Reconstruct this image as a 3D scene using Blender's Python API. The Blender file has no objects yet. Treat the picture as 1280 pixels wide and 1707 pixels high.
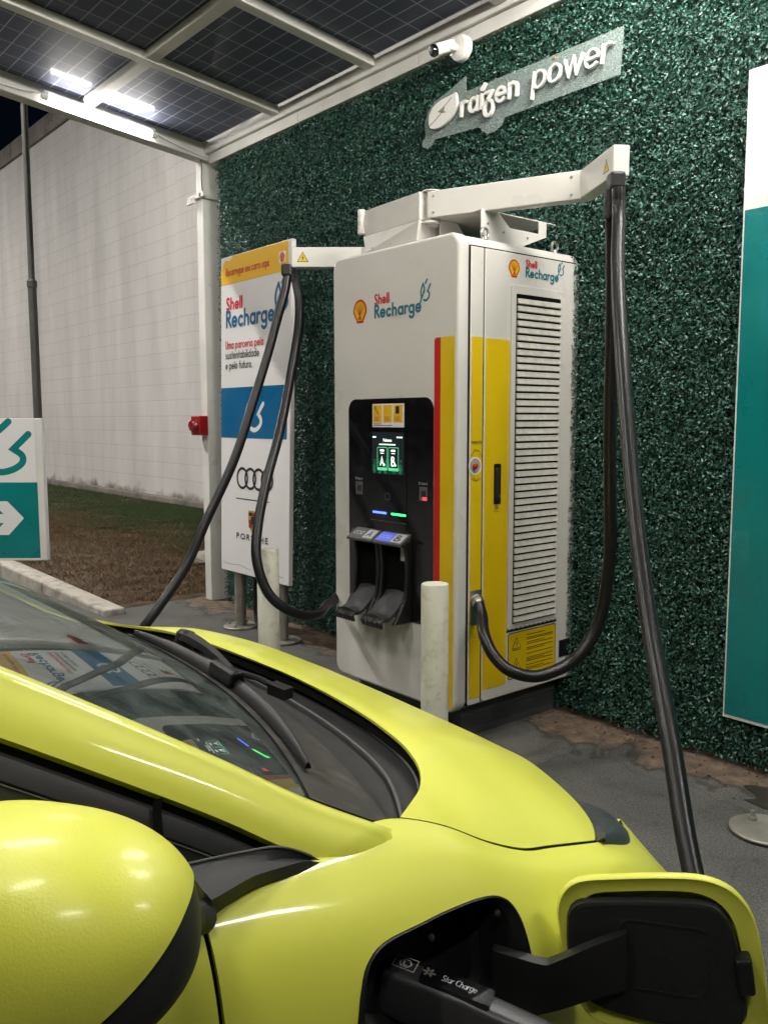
import bpy, bmesh, math, random
import numpy as np
from mathutils import Matrix, Vector
random.seed(7); rng = np.random.default_rng(7)
PI = math.pi
S = bpy.context.scene
COL = S.collection

# ---------------------------------------------------------------- camera, world, exposure
cam = bpy.data.cameras.new('camera'); cam_ob = bpy.data.objects.new('camera', cam); COL.objects.link(cam_ob)
cam.sensor_fit = 'HORIZONTAL'; cam.sensor_width = 36.0; cam.lens = 36.0*1440.36/1280.0
cam.clip_start = 0.05; cam.clip_end = 400
_y, _p, _r = 0.876895721, 0.107384131, 0.00205795
_f = Vector((-math.sin(_y)*math.cos(_p), math.cos(_y)*math.cos(_p), -math.sin(_p)))
_rt = Vector((math.cos(_y), math.sin(_y), 0)); _dn = _f.cross(_rt)
_rr = math.cos(_r)*_rt + math.sin(_r)*_dn; _dd = -math.sin(_r)*_rt + math.cos(_r)*_dn
cam_ob.matrix_world = Matrix(((_rr.x, -_dd.x, -_f.x, 0), (_rr.y, -_dd.y, -_f.y, 0), (_rr.z, -_dd.z, -_f.z, 1.45), (0, 0, 0, 1)))
S.camera = cam_ob

W = bpy.data.worlds.new('World'); S.world = W; W.use_nodes = True
wn = W.node_tree; bg = wn.nodes['Background']
sky = wn.nodes.new('ShaderNodeTexSky'); sky.sky_type = 'NISHITA'; sky.sun_disc = False
sky.sun_elevation = math.radians(-4.5); sky.sun_rotation = math.radians(200)
tint = wn.nodes.new('ShaderNodeVectorMath'); tint.operation = 'MULTIPLY'; tint.inputs[1].default_value = (.55, .75, 1.35)
wn.links.new(sky.outputs[0], tint.inputs[0]); wn.links.new(tint.outputs[0], bg.inputs[0]); bg.inputs[1].default_value = 0.15

S.view_settings.view_transform = 'Standard'; S.view_settings.look = 'None'
S.view_settings.exposure = 0.50; S.view_settings.gamma = 1.0
S.cycles.max_bounces = 8; S.cycles.glossy_bounces = 4; S.cycles.transparent_max_bounces = 12
S.cycles.caustics_reflective = False; S.cycles.caustics_refractive = False
S.cycles.sample_clamp_indirect = 4.0
S.cycles.use_denoising = True
LAMP_K = 5.0            # one scale for every tube

# ---------------------------------------------------------------- materials
MATS = {}
def mat(name, col, rough=.5, metal=0., spec=.5, coat=0., coat_r=.03, bump=None, var=None, emis=None, dirt=None):
    """bump=(scale, strength); var=(scale, amount): colour mottling; dirt=(colour, scale, low, high): stain patches"""
    m = bpy.data.materials.new(name); m.use_nodes = True; MATS[name] = m
    nt = m.node_tree; b = nt.nodes['Principled BSDF']
    b.inputs['Base Color'].default_value = (*col, 1); b.inputs['Roughness'].default_value = rough
    b.inputs['Metallic'].default_value = metal; b.inputs['Specular IOR Level'].default_value = spec
    b.inputs['Coat Weight'].default_value = coat; b.inputs['Coat Roughness'].default_value = coat_r
    geo = None
    if bump or var or dirt:
        geo = nt.nodes.new('ShaderNodeNewGeometry')
    cur = None
    if var:
        n = nt.nodes.new('ShaderNodeTexNoise'); n.inputs['Scale'].default_value = var[0]; n.inputs['Detail'].default_value = 6
        nt.links.new(geo.outputs['Position'], n.inputs['Vector'])
        r = nt.nodes.new('ShaderNodeMapRange'); r.inputs[1].default_value = .3; r.inputs[2].default_value = .7
        r.inputs[3].default_value = 1-var[1]; r.inputs[4].default_value = 1+var[1]
        nt.links.new(n.outputs[0], r.inputs[0])
        x = nt.nodes.new('ShaderNodeVectorMath'); x.operation = 'SCALE'; x.inputs[0].default_value = col
        nt.links.new(r.outputs[0], x.inputs['Scale']); cur = x.outputs[0]
        r2 = nt.nodes.new('ShaderNodeMapRange'); r2.inputs[1].default_value = .3; r2.inputs[2].default_value = .7
        r2.inputs[3].default_value = max(rough-.08, 0); r2.inputs[4].default_value = min(rough+.1, 1)
        nt.links.new(n.outputs[0], r2.inputs[0]); nt.links.new(r2.outputs[0], b.inputs['Roughness'])
    if dirt:
        n = nt.nodes.new('ShaderNodeTexNoise'); n.inputs['Scale'].default_value = dirt[1]; n.inputs['Detail'].default_value = 9; n.inputs['Roughness'].default_value = .65
        nt.links.new(geo.outputs['Position'], n.inputs['Vector'])
        r = nt.nodes.new('ShaderNodeMapRange'); r.inputs[1].default_value = dirt[2]; r.inputs[2].default_value = dirt[3]
        nt.links.new(n.outputs[0], r.inputs[0])
        mx = nt.nodes.new('ShaderNodeMix'); mx.data_type = 'RGBA'
        nt.links.new(r.outputs[0], mx.inputs[0]); mx.inputs[7].default_value = (*dirt[0], 1)
        if cur: nt.links.new(cur, mx.inputs[6])
        else: mx.inputs[6].default_value = (*col, 1)
        cur = mx.outputs[2]
    if cur: nt.links.new(cur, b.inputs['Base Color'])
    if bump:
        n = nt.nodes.new('ShaderNodeTexNoise'); n.inputs['Scale'].default_value = bump[0]; n.inputs['Detail'].default_value = 5
        nt.links.new(geo.outputs['Position'], n.inputs['Vector'])
        bp = nt.nodes.new('ShaderNodeBump'); bp.inputs['Strength'].default_value = bump[1]; bp.inputs['Distance'].default_value = .01
        nt.links.new(n.outputs[0], bp.inputs['Height']); nt.links.new(bp.outputs[0], b.inputs['Normal'])
    if emis:
        b.inputs['Emission Color'].default_value = (*emis[0], 1); b.inputs['Emission Strength'].default_value = emis[1]
    return m

def node_mat(name):
    m = bpy.data.materials.new(name); m.use_nodes = True; MATS[name] = m
    return m, m.node_tree, m.node_tree.nodes['Principled BSDF']

def nn(nt, kind, **kw):
    n = nt.nodes.new(kind)
    for k, v in kw.items():
        if k.startswith('i_'): n.inputs[k[2:]].default_value = v
        elif k.startswith('n_'): n.inputs[int(k[2:])].default_value = v
        else: setattr(n, k, v)
    return n

white_cab = mat('cabinet_white', (.62, .60, .565), .32, coat=.25, coat_r=.12, bump=(260, .05), var=(3, .035), dirt=((.36, .335, .28), 5, .62, 1.0))
white_frame = mat('frame_white', (.66, .65, .62), .45, var=(5, .06), dirt=((.30, .27, .22), 7, .62, .85))
white_sign = mat('sign_white', (.74, .73, .73), .35, var=(2, .02))
white_old = mat('bollard_paint', (.56, .55, .47), .6, var=(7, .10), bump=(60, .12), dirt=((.33, .32, .25), 24, .50, .80))
white_plas = mat('white_plastic', (.82, .81, .78), .35)
grey_dark = mat('plinth_grey', (.045, .048, .05), .6, var=(8, .25), bump=(80, .08))
black_gap = mat('gap_black', (.004, .004, .004), .9, spec=.05)
black_pan = mat('gloss_black', (.006, .0065, .008), .16, coat=.6, coat_r=.05, bump=(300, .015), var=(20, .2))
black_sat = mat('satin_black', (.009, .0092, .0095), .38, spec=.4, bump=(400, .05))
black_trim = mat('trim_black', (.013, .0133, .0137), .55, spec=.4, bump=(700, .10))
grey_plas = mat('grey_plastic', (.09, .09, .09), .42, bump=(300, .05), var=(15, .1))
rubber = mat('cable_rubber', (.009, .009, .0095), .32, spec=.30, bump=(90, .05), dirt=((.045, .045, .042), 42, .62, .72))
steel = mat('steel', (.42, .41, .38), .38, metal=.9, var=(12, .15), bump=(120, .05))
steel_dull = mat('steel_dull', (.33, .31, .27), .5, metal=.6, var=(10, .2), bump=(90, .08), dirt=((.16, .10, .06), 12, .55, .8))
yellow = mat('signal_yellow', (.69, .47, .004), .35, coat=.2, bump=(250, .02), var=(4, .04))
yellow_k = mat('poster_yellow', (.80, .46, .012), .4)
red = mat('signal_red', (.50, .014, .012), .35, coat=.2)
red_txt = mat('lettering_red', (.52, .012, .03), .45)
red_box = mat('alarm_red', (.30, .006, .010), .3, coat=.3)
red_glow = mat('red_indicator', (.4, .02, .02), .4, emis=((1, .05, .05), 1.2))
teal_txt = mat('lettering_teal', (.004, .125, .18), .45)
blue_pan = mat('poster_blue', (.002, .112, .265), .35, var=(4, .06))
teal_pan = mat('sign_teal', (.0, .185, .185), .30, coat=.6, coat_r=.04, bump=(2.2, .30), var=(2.2, .14), dirt=((.02, .15, .14), 3, .60, .75))
ink = mat('ink_black', (.012, .012, .014), .5)
gold = mat('crest_gold', (.40, .27, .07), .4)
lime = mat('car_lime_paint', (.68, .705, .080), .52, coat=.5, coat_r=.10)
lime_orange_peel = mat('mirror_lime_paint', (.68, .70, .080), .45, coat=.25, coat_r=.17, bump=(420, .08))
concrete = mat('curb_concrete', (.42, .39, .34), .85, var=(8, .18), bump=(45, .5), dirt=((.16, .14, .11), 9, .5, .75))
stone_m = mat('rubble', (.28, .265, .235), .9, var=(14, .25), bump=(30, .8))
mast_m = mat('mast_paint', (.06, .058, .052), .55, var=(6, .2))
tyre_m = mat('tyre', (.012, .012, .012), .75, bump=(60, .2))
tube_on = mat('tube_lit', (.9, .9, .85), .4, emis=((1.0, .955, .88), 42*LAMP_K))
tube_old = mat('tube_lit_weak', (.9, .9, .85), .4, emis=((1.0, .955, .88), 15*LAMP_K))
led_blue = mat('led_blue', (.1, .1, .6), .4, emis=((.04, .09, 1.0), 4.5))
led_green = mat('led_green', (.1, .6, .1), .4, emis=((.03, .9, .15), 2.6))
scr_white = mat('screen_white', (.6, .6, .6), .4, emis=((.9, 1, .95), 1.2))
scr_green = mat('screen_green', (.1, .5, .25), .4, emis=((.12, .75, .35), .55))
scr_dark = mat('screen_dark', (.008, .01, .012), .15, emis=((.012, .02, .022), .5))
lbl_blue = mat('label_blue', (.06, .09, .5), .4, emis=((.08, .13, .8), .35))

def lit_screen_scene():
    m, nt, b = node_mat('screen_scenery')
    g = nn(nt, 'ShaderNodeNewGeometry')
    n = nn(nt, 'ShaderNodeTexNoise', i_Scale=38.0, i_Detail=4.0)
    nt.links.new(g.outputs['Position'], n.inputs['Vector'])
    r = nn(nt, 'ShaderNodeValToRGB'); r.color_ramp.elements[0].position = .45; r.color_ramp.elements[0].color = (.004, .008, .008, 1)
    r.color_ramp.elements[1].position = .75; r.color_ramp.elements[1].color = (.03, .25, .12, 1)
    nt.links.new(n.outputs[0], r.inputs[0]); nt.links.new(r.outputs[0], b.inputs['Emission Color']); b.inputs['Emission Strength'].default_value = .9
    b.inputs['Base Color'].default_value = (.01, .01, .01, 1); b.inputs['Roughness'].default_value = .15
    return m
scr_scene = lit_screen_scene()

def glass_mat(name, tint, spec_boost=1.0, haze=0.0):
    m, nt, b = node_mat(name); nt.nodes.remove(b); out = nt.nodes['Material Output']
    fr = nn(nt, 'ShaderNodeFresnel'); fr.inputs[0].default_value = 1.52
    mu = nn(nt, 'ShaderNodeMath', operation='MULTIPLY'); mu.inputs[1].default_value = spec_boost; mu.use_clamp = True
    nt.links.new(fr.outputs[0], mu.inputs[0])
    tr = nn(nt, 'ShaderNodeBsdfTransparent'); tr.inputs[0].default_value = (*tint, 1)
    gl = nn(nt, 'ShaderNodeBsdfGlossy'); gl.inputs['Roughness'].default_value = .01; gl.inputs[0].default_value = (.95, 1, .98, 1)
    mx = nn(nt, 'ShaderNodeMixShader'); nt.links.new(mu.outputs[0], mx.inputs[0]); nt.links.new(tr.outputs[0], mx.inputs[1]); nt.links.new(gl.outputs[0], mx.inputs[2])
    last = mx
    if haze:
        df = nn(nt, 'ShaderNodeBsdfDiffuse'); df.inputs[0].default_value = (.36, .42, .40, 1)  # teal-grey film: dust, plus the hedge's reflection put into its colour
        g = nn(nt, 'ShaderNodeNewGeometry'); n = nn(nt, 'ShaderNodeTexNoise', i_Scale=9.0, i_Detail=9.0, i_Roughness=.75)
        nt.links.new(g.outputs['Position'], n.inputs['Vector'])
        mr = nn(nt, 'ShaderNodeMapRange', n_1=.42, n_2=.75, n_3=haze*.35, n_4=haze*2.2); nt.links.new(n.outputs[0], mr.inputs[0])
        m2 = nn(nt, 'ShaderNodeMixShader'); nt.links.new(mr.outputs[0], m2.inputs[0]); nt.links.new(mx.outputs[0], m2.inputs[1]); nt.links.new(df.outputs[0], m2.inputs[2]); last = m2
    nt.links.new(last.outputs[0], out.inputs[0])
    return m
wind_glass = glass_mat('windscreen_glass', (.50, .57, .55), .34, .12)
side_glass = glass_mat('tinted_side_glass', (.05, .055, .055), 1.2)
lamp_glass = mat('smoked_lamp_lens', (.050, .054, .055), .38, coat=.25, coat_r=.15, var=(60, .3))
acrylic_m, _nt, _b = node_mat('clear_acrylic')
_b.inputs['Base Color'].default_value = (.50, .60, .58, 1); _b.inputs['Roughness'].default_value = .12; _b.inputs['Alpha'].default_value = .30
_b.inputs['Coat Weight'].default_value = .3

# green artificial leaves: every leaf gets its own tone
leaf_m, nt, b = node_mat('artificial_leaf')
g = nn(nt, 'ShaderNodeNewGeometry'); r = nn(nt, 'ShaderNodeValToRGB')
r.color_ramp.elements[0].color = (.012, .052, .038, 1); r.color_ramp.elements[1].color = (.078, .215, .158, 1); r.color_ramp.elements[1].position = 1.0  # lightest tone raised to paint in sprinkled leaf highlights
e = r.color_ramp.elements.new(.55); e.color = (.024, .088, .064, 1)
nt.links.new(g.outputs['Random Per Island'], r.inputs[0]); nt.links.new(r.outputs[0], b.inputs['Base Color'])
b.inputs['Roughness'].default_value = .40; b.inputs['Specular IOR Level'].default_value = .5
leaf_back = mat('hedge_backing', (.007, .024, .018), .95)

grass_m, nt, b = node_mat('grass_blade')
g = nn(nt, 'ShaderNodeNewGeometry'); n = nn(nt, 'ShaderNodeTexNoise', i_Scale=.75, i_Detail=4.0); nt.links.new(g.outputs['Position'], n.inputs['Vector'])
sx = nn(nt, 'ShaderNodeSeparateXYZ'); nt.links.new(g.outputs['Position'], sx.inputs[0])
my = nn(nt, 'ShaderNodeMapRange', n_1=2.9, n_2=5.2, n_3=-.34, n_4=.30); nt.links.new(sx.outputs[1], my.inputs[0])
ad = nn(nt, 'ShaderNodeMath', operation='ADD'); nt.links.new(n.outputs[0], ad.inputs[0]); nt.links.new(my.outputs[0], ad.inputs[1])
rp = nn(nt, 'ShaderNodeValToRGB'); rp.color_ramp.elements[0].position = .40; rp.color_ramp.elements[0].color = (.125, .078, .034, 1)
rp.color_ramp.elements[1].position = .68; rp.color_ramp.elements[1].color = (.040, .070, .014, 1)
nt.links.new(ad.outputs[0], rp.inputs[0])
rv = nn(nt, 'ShaderNodeMapRange', n_1=0., n_2=1., n_3=.75, n_4=1.25); nt.links.new(g.outputs['Random Per Island'], rv.inputs[0])
vs = nn(nt, 'ShaderNodeVectorMath', operation='SCALE'); nt.links.new(rp.outputs[0], vs.inputs[0]); nt.links.new(rv.outputs[0], vs.inputs['Scale'])
nt.links.new(vs.outputs[0], b.inputs['Base Color']); b.inputs['Roughness'].default_value = .7
soil_m, nt2, b2 = node_mat('lawn_soil')
g = nn(nt2, 'ShaderNodeNewGeometry'); n = nn(nt2, 'ShaderNodeTexNoise', i_Scale=6.0, i_Detail=10.0); nt2.links.new(g.outputs['Position'], n.inputs['Vector'])
rp = nn(nt2, 'ShaderNodeValToRGB'); rp.color_ramp.elements[0].position = .35; rp.color_ramp.elements[0].color = (.034, .021, .012, 1)
rp.color_ramp.elements[1].position = .7; rp.color_ramp.elements[1].color = (.105, .066, .036, 1)
nt2.links.new(n.outputs[0], rp.inputs[0]); nt2.links.new(rp.outputs[0], b2.inputs['Base Color']); b2.inputs['Roughness'].default_value = .95

# asphalt/concrete yard: grey mottle, reddish soil washed along the hedge, damp patches
yard_m, nt, b = node_mat('yard_concrete')
g = nn(nt, 'ShaderNodeNewGeometry'); P_ = g.outputs['Position']
n1 = nn(nt, 'ShaderNodeTexNoise', i_Scale=2.6, i_Detail=9.0, i_Roughness=.65); nt.links.new(P_, n1.inputs['Vector'])
n2 = nn(nt, 'ShaderNodeTexNoise', i_Scale=140.0, i_Detail=3.0); nt.links.new(P_, n2.inputs['Vector'])
r1 = nn(nt, 'ShaderNodeValToRGB'); r1.color_ramp.elements[0].position = .3; r1.color_ramp.elements[0].color = (.054, .053, .050, 1)
r1.color_ramp.elements[1].position = .72; r1.color_ramp.elements[1].color = (.108, .105, .098, 1)
nt.links.new(n1.outputs[0], r1.inputs[0])
m1 = nn(nt, 'ShaderNodeMapRange', n_1=.3, n_2=.7, n_3=.45, n_4=1.6); nt.links.new(n2.outputs[0], m1.inputs[0])
v1 = nn(nt, 'ShaderNodeVectorMath', operation='SCALE'); nt.links.new(r1.outputs[0], v1.inputs[0]); nt.links.new(m1.outputs[0], v1.inputs['Scale'])
sx = nn(nt, 'ShaderNodeSeparateXYZ'); nt.links.new(P_, sx.inputs[0])
my = nn(nt, 'ShaderNodeMapRange', n_1=2.75, n_2=3.38, n_3=-.42, n_4=.34); nt.links.new(sx.outputs[1], my.inputs[0])
n3 = nn(nt, 'ShaderNodeTexNoise', i_Scale=2.6, i_Detail=10.0, i_Distortion=1.3); nt.links.new(P_, n3.inputs['Vector'])
ad = nn(nt, 'ShaderNodeMath', operation='ADD'); nt.links.new(n3.outputs[0], ad.inputs[0]); nt.links.new(my.outputs[0], ad.inputs[1])
ms = nn(nt, 'ShaderNodeMapRange', n_1=.50, n_2=.60); nt.links.new(ad.outputs[0], ms.inputs[0])
n4 = nn(nt, 'ShaderNodeTexNoise', i_Scale=16.0, i_Detail=8.0); nt.links.new(P_, n4.inputs['Vector'])
r4 = nn(nt, 'ShaderNodeValToRGB'); r4.color_ramp.elements[0].position = .35; r4.color_ramp.elements[0].color = (.078, .052, .036, 1)
r4.color_ramp.elements[1].position = .7; r4.color_ramp.elements[1].color = (.19, .138, .098, 1); nt.links.new(n4.outputs[0], r4.inputs[0])
mx = nn(nt, 'ShaderNodeMix', data_type='RGBA'); nt.links.new(ms.outputs[0], mx.inputs[0]); nt.links.new(v1.outputs[0], mx.inputs[6]); nt.links.new(r4.outputs[0], mx.inputs[7])
# the dark rim where the washed soil ends
rm = nn(nt, 'ShaderNodeValToRGB'); rm.color_ramp.elements[0].position = .46; rm.color_ramp.elements[0].color = (1, 1, 1, 1)
e = rm.color_ramp.elements.new(.515); e.color = (.42, .38, .34, 1); rm.color_ramp.elements[-1].position = .57; rm.color_ramp.elements[-1].color = (1, 1, 1, 1)
nt.links.new(ad.outputs[0], rm.inputs[0])
mm = nn(nt, 'ShaderNodeMix', data_type='RGBA', blend_type='MULTIPLY'); mm.inputs[0].default_value = 1
nt.links.new(mx.outputs[2], mm.inputs[6]); nt.links.new(rm.outputs[0], mm.inputs[7])
wv = nn(nt, 'ShaderNodeTexNoise', i_Scale=1.4, i_Detail=6.0); nt.links.new(P_, wv.inputs['Vector'])
wa_ = nn(nt, 'ShaderNodeVectorMath', operation='MULTIPLY_ADD'); wa_.inputs[1].default_value = (.7, .7, 0); nt.links.new(wv.outputs[1], wa_.inputs[0]); nt.links.new(P_, wa_.inputs[2])
vo = nn(nt, 'ShaderNodeTexVoronoi', feature='DISTANCE_TO_EDGE', i_Scale=.75); nt.links.new(wa_.outputs[0], vo.inputs['Vector'])
ck = nn(nt, 'ShaderNodeMapRange', n_1=.001, n_2=.006, n_3=.74, n_4=1.0); nt.links.new(vo.outputs[0], ck.inputs[0])
st = nn(nt, 'ShaderNodeTexNoise', i_Scale=5.5, i_Detail=7.0, i_Roughness=.7); nt.links.new(P_, st.inputs['Vector'])
sr = nn(nt, 'ShaderNodeMapRange', n_1=.55, n_2=.68, n_3=1.0, n_4=.62); nt.links.new(st.outputs[0], sr.inputs[0])
k_ = nn(nt, 'ShaderNodeMath', operation='MULTIPLY'); nt.links.new(ck.outputs[0], k_.inputs[0]); nt.links.new(sr.outputs[0], k_.inputs[1])
vk = nn(nt, 'ShaderNodeVectorMath', operation='SCALE'); nt.links.new(mm.outputs[2], vk.inputs[0]); nt.links.new(k_.outputs[0], vk.inputs['Scale']); nt.links.new(vk.outputs[0], b.inputs['Base Color'])
b.inputs['Roughness'].default_value = .8
bp = nn(nt, 'ShaderNodeBump', i_Strength=.6, i_Distance=.006); nt.links.new(n2.outputs[0], bp.inputs['Height']); nt.links.new(bp.outputs[0], b.inputs['Normal'])
damp_m = mat('damp_patch', (.040, .036, .030), .35, var=(9, .2), bump=(120, .1))

# painted block wall
block_m, nt, b = node_mat('painted_blockwork')
g = nn(nt, 'ShaderNodeNewGeometry'); P_ = g.outputs['Position']
sx = nn(nt, 'ShaderNodeSeparateXYZ'); nt.links.new(P_, sx.inputs[0]); cx_ = nn(nt, 'ShaderNodeCombineXYZ')
nt.links.new(sx.outputs[0], cx_.inputs[0]); nt.links.new(sx.outputs[2], cx_.inputs[1])
bt = nn(nt, 'ShaderNodeTexBrick'); bt.inputs['Scale'].default_value = 1.0; bt.inputs['Mortar Size'].default_value = .008; bt.inputs['Mortar Smooth'].default_value = .5
bt.inputs['Brick Width'].default_value = 1.5; bt.inputs['Row Height'].default_value = .25
bt.inputs['Color1'].default_value = (.68, .66, .64, 1); bt.inputs['Color2'].default_value = (.66, .64, .62, 1); bt.inputs['Mortar'].default_value = (.545, .525, .50, 1)
nt.links.new(cx_.outputs[0], bt.inputs['Vector'])
n1 = nn(nt, 'ShaderNodeTexNoise', i_Scale=.7, i_Detail=8.0, i_Roughness=.6)
mp = nn(nt, 'ShaderNodeMapping'); mp.inputs['Scale'].default_value = (2.5, 1, .5); nt.links.new(P_, mp.inputs[0]); nt.links.new(mp.outputs[0], n1.inputs['Vector'])
r1 = nn(nt, 'ShaderNodeMapRange', n_1=.3, n_2=.72, n_3=.80, n_4=1.06); nt.links.new(n1.outputs[0], r1.inputs[0])
v1 = nn(nt, 'ShaderNodeVectorMath', operation='SCALE'); nt.links.new(bt.outputs[0], v1.inputs[0]); nt.links.new(r1.outputs[0], v1.inputs['Scale'])
# grime along the foot
n2 = nn(nt, 'ShaderNodeTexNoise', i_Scale=3.0, i_Detail=9.0); nt.links.new(P_, n2.inputs['Vector'])
mz = nn(nt, 'ShaderNodeMapRange', n_1=0.05, n_2=.55, n_3=.38, n_4=-.35); nt.links.new(sx.outputs[2], mz.inputs[0])
ad = nn(nt, 'ShaderNodeMath', operation='ADD'); nt.links.new(n2.outputs[0], ad.inputs[0]); nt.links.new(mz.outputs[0], ad.inputs[1])
mg = nn(nt, 'ShaderNodeMapRange', n_1=.5, n_2=.8); nt.links.new(ad.outputs[0], mg.inputs[0])
mx = nn(nt, 'ShaderNodeMix', data_type='RGBA'); nt.links.new(mg.outputs[0], mx.inputs[0]); nt.links.new(v1.outputs[0], mx.inputs[6]); mx.inputs[7].default_value = (.15, .12, .09, 1)
nt.links.new(mx.outputs[2], b.inputs['Base Color']); b.inputs['Roughness'].default_value = .7
bp = nn(nt, 'ShaderNodeBump', i_Strength=.5, i_Distance=.010, invert=True); nt.links.new(bt.outputs[1], bp.inputs['Height'])
mt_ = nn(nt, 'ShaderNodeMapRange', n_1=4.0, n_2=4.8, n_3=.36, n_4=.05); nt.links.new(sx.outputs[2], mt_.inputs[0]); nt.links.new(mt_.outputs[0], bp.inputs['Strength']); nt.links.new(bp.outputs[0], b.inputs['Normal'])
coping_m = mat('coping_concrete', (.22, .20, .175), .85, var=(1.5, .3), dirt=((.07, .065, .06), 2.5, .5, .75))

# solar cells: dark cells, pale grid
cell_m, nt, b = node_mat('solar_cells')
g = nn(nt, 'ShaderNodeNewGeometry'); bt = nn(nt, 'ShaderNodeTexBrick'); bt.offset = 0.0
bt.inputs['Scale'].default_value = 1.0; bt.inputs['Mortar Size'].default_value = .0032; bt.inputs['Mortar Smooth'].default_value = 0
bt.inputs['Brick Width'].default_value = .182; bt.inputs['Row Height'].default_value = .094
bt.inputs['Color1'].default_value = (.095, .108, .165, 1); bt.inputs['Color2'].default_value = (.085, .098, .150, 1); bt.inputs['Mortar'].default_value = (.40, .42, .47, 1)
nt.links.new(g.outputs['Position'], bt.inputs['Vector']); nt.links.new(bt.outputs[0], b.inputs['Base Color'])
bt2 = nn(nt, 'ShaderNodeTexBrick'); bt2.offset = 0.0; bt2.inputs['Scale'].default_value = 1.0; bt2.inputs['Mortar Size'].default_value = .0012
bt2.inputs['Brick Width'].default_value = 9.0; bt2.inputs['Row Height'].default_value = .026
nt.links.new(g.outputs['Position'], bt2.inputs['Vector'])
bp = nn(nt, 'ShaderNodeBump', i_Strength=.25, i_Distance=.002); nt.links.new(bt2.outputs[1], bp.inputs['Height']); nt.links.new(bp.outputs[0], b.inputs['Normal'])
b.inputs['Roughness'].default_value = .6; b.inputs['Specular IOR Level'].default_value = .15; b.inputs['Coat Weight'].default_value = .14; b.inputs['Coat Roughness'].default_value = .05

# ---------------------------------------------------------------- helpers
def tag(o, label=None, cat=None, group=None, kind=None):
    for k, v in (('label', label), ('category', cat), ('group', group), ('kind', kind)):
        if v: o[k] = v
    return o

def thing(name, loc, label, cat, group=None, rotz=0.0):
    o = bpy.data.objects.new(name, None); COL.objects.link(o); o.empty_display_size = .1
    o.location = loc; o.rotation_euler = (0, 0, rotz)
    return tag(o, label, cat, group)

ORIG = {}            # world origin of each root, so that parts can be written in world coordinates
def V3(*a): return np.array(a, float)

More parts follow.
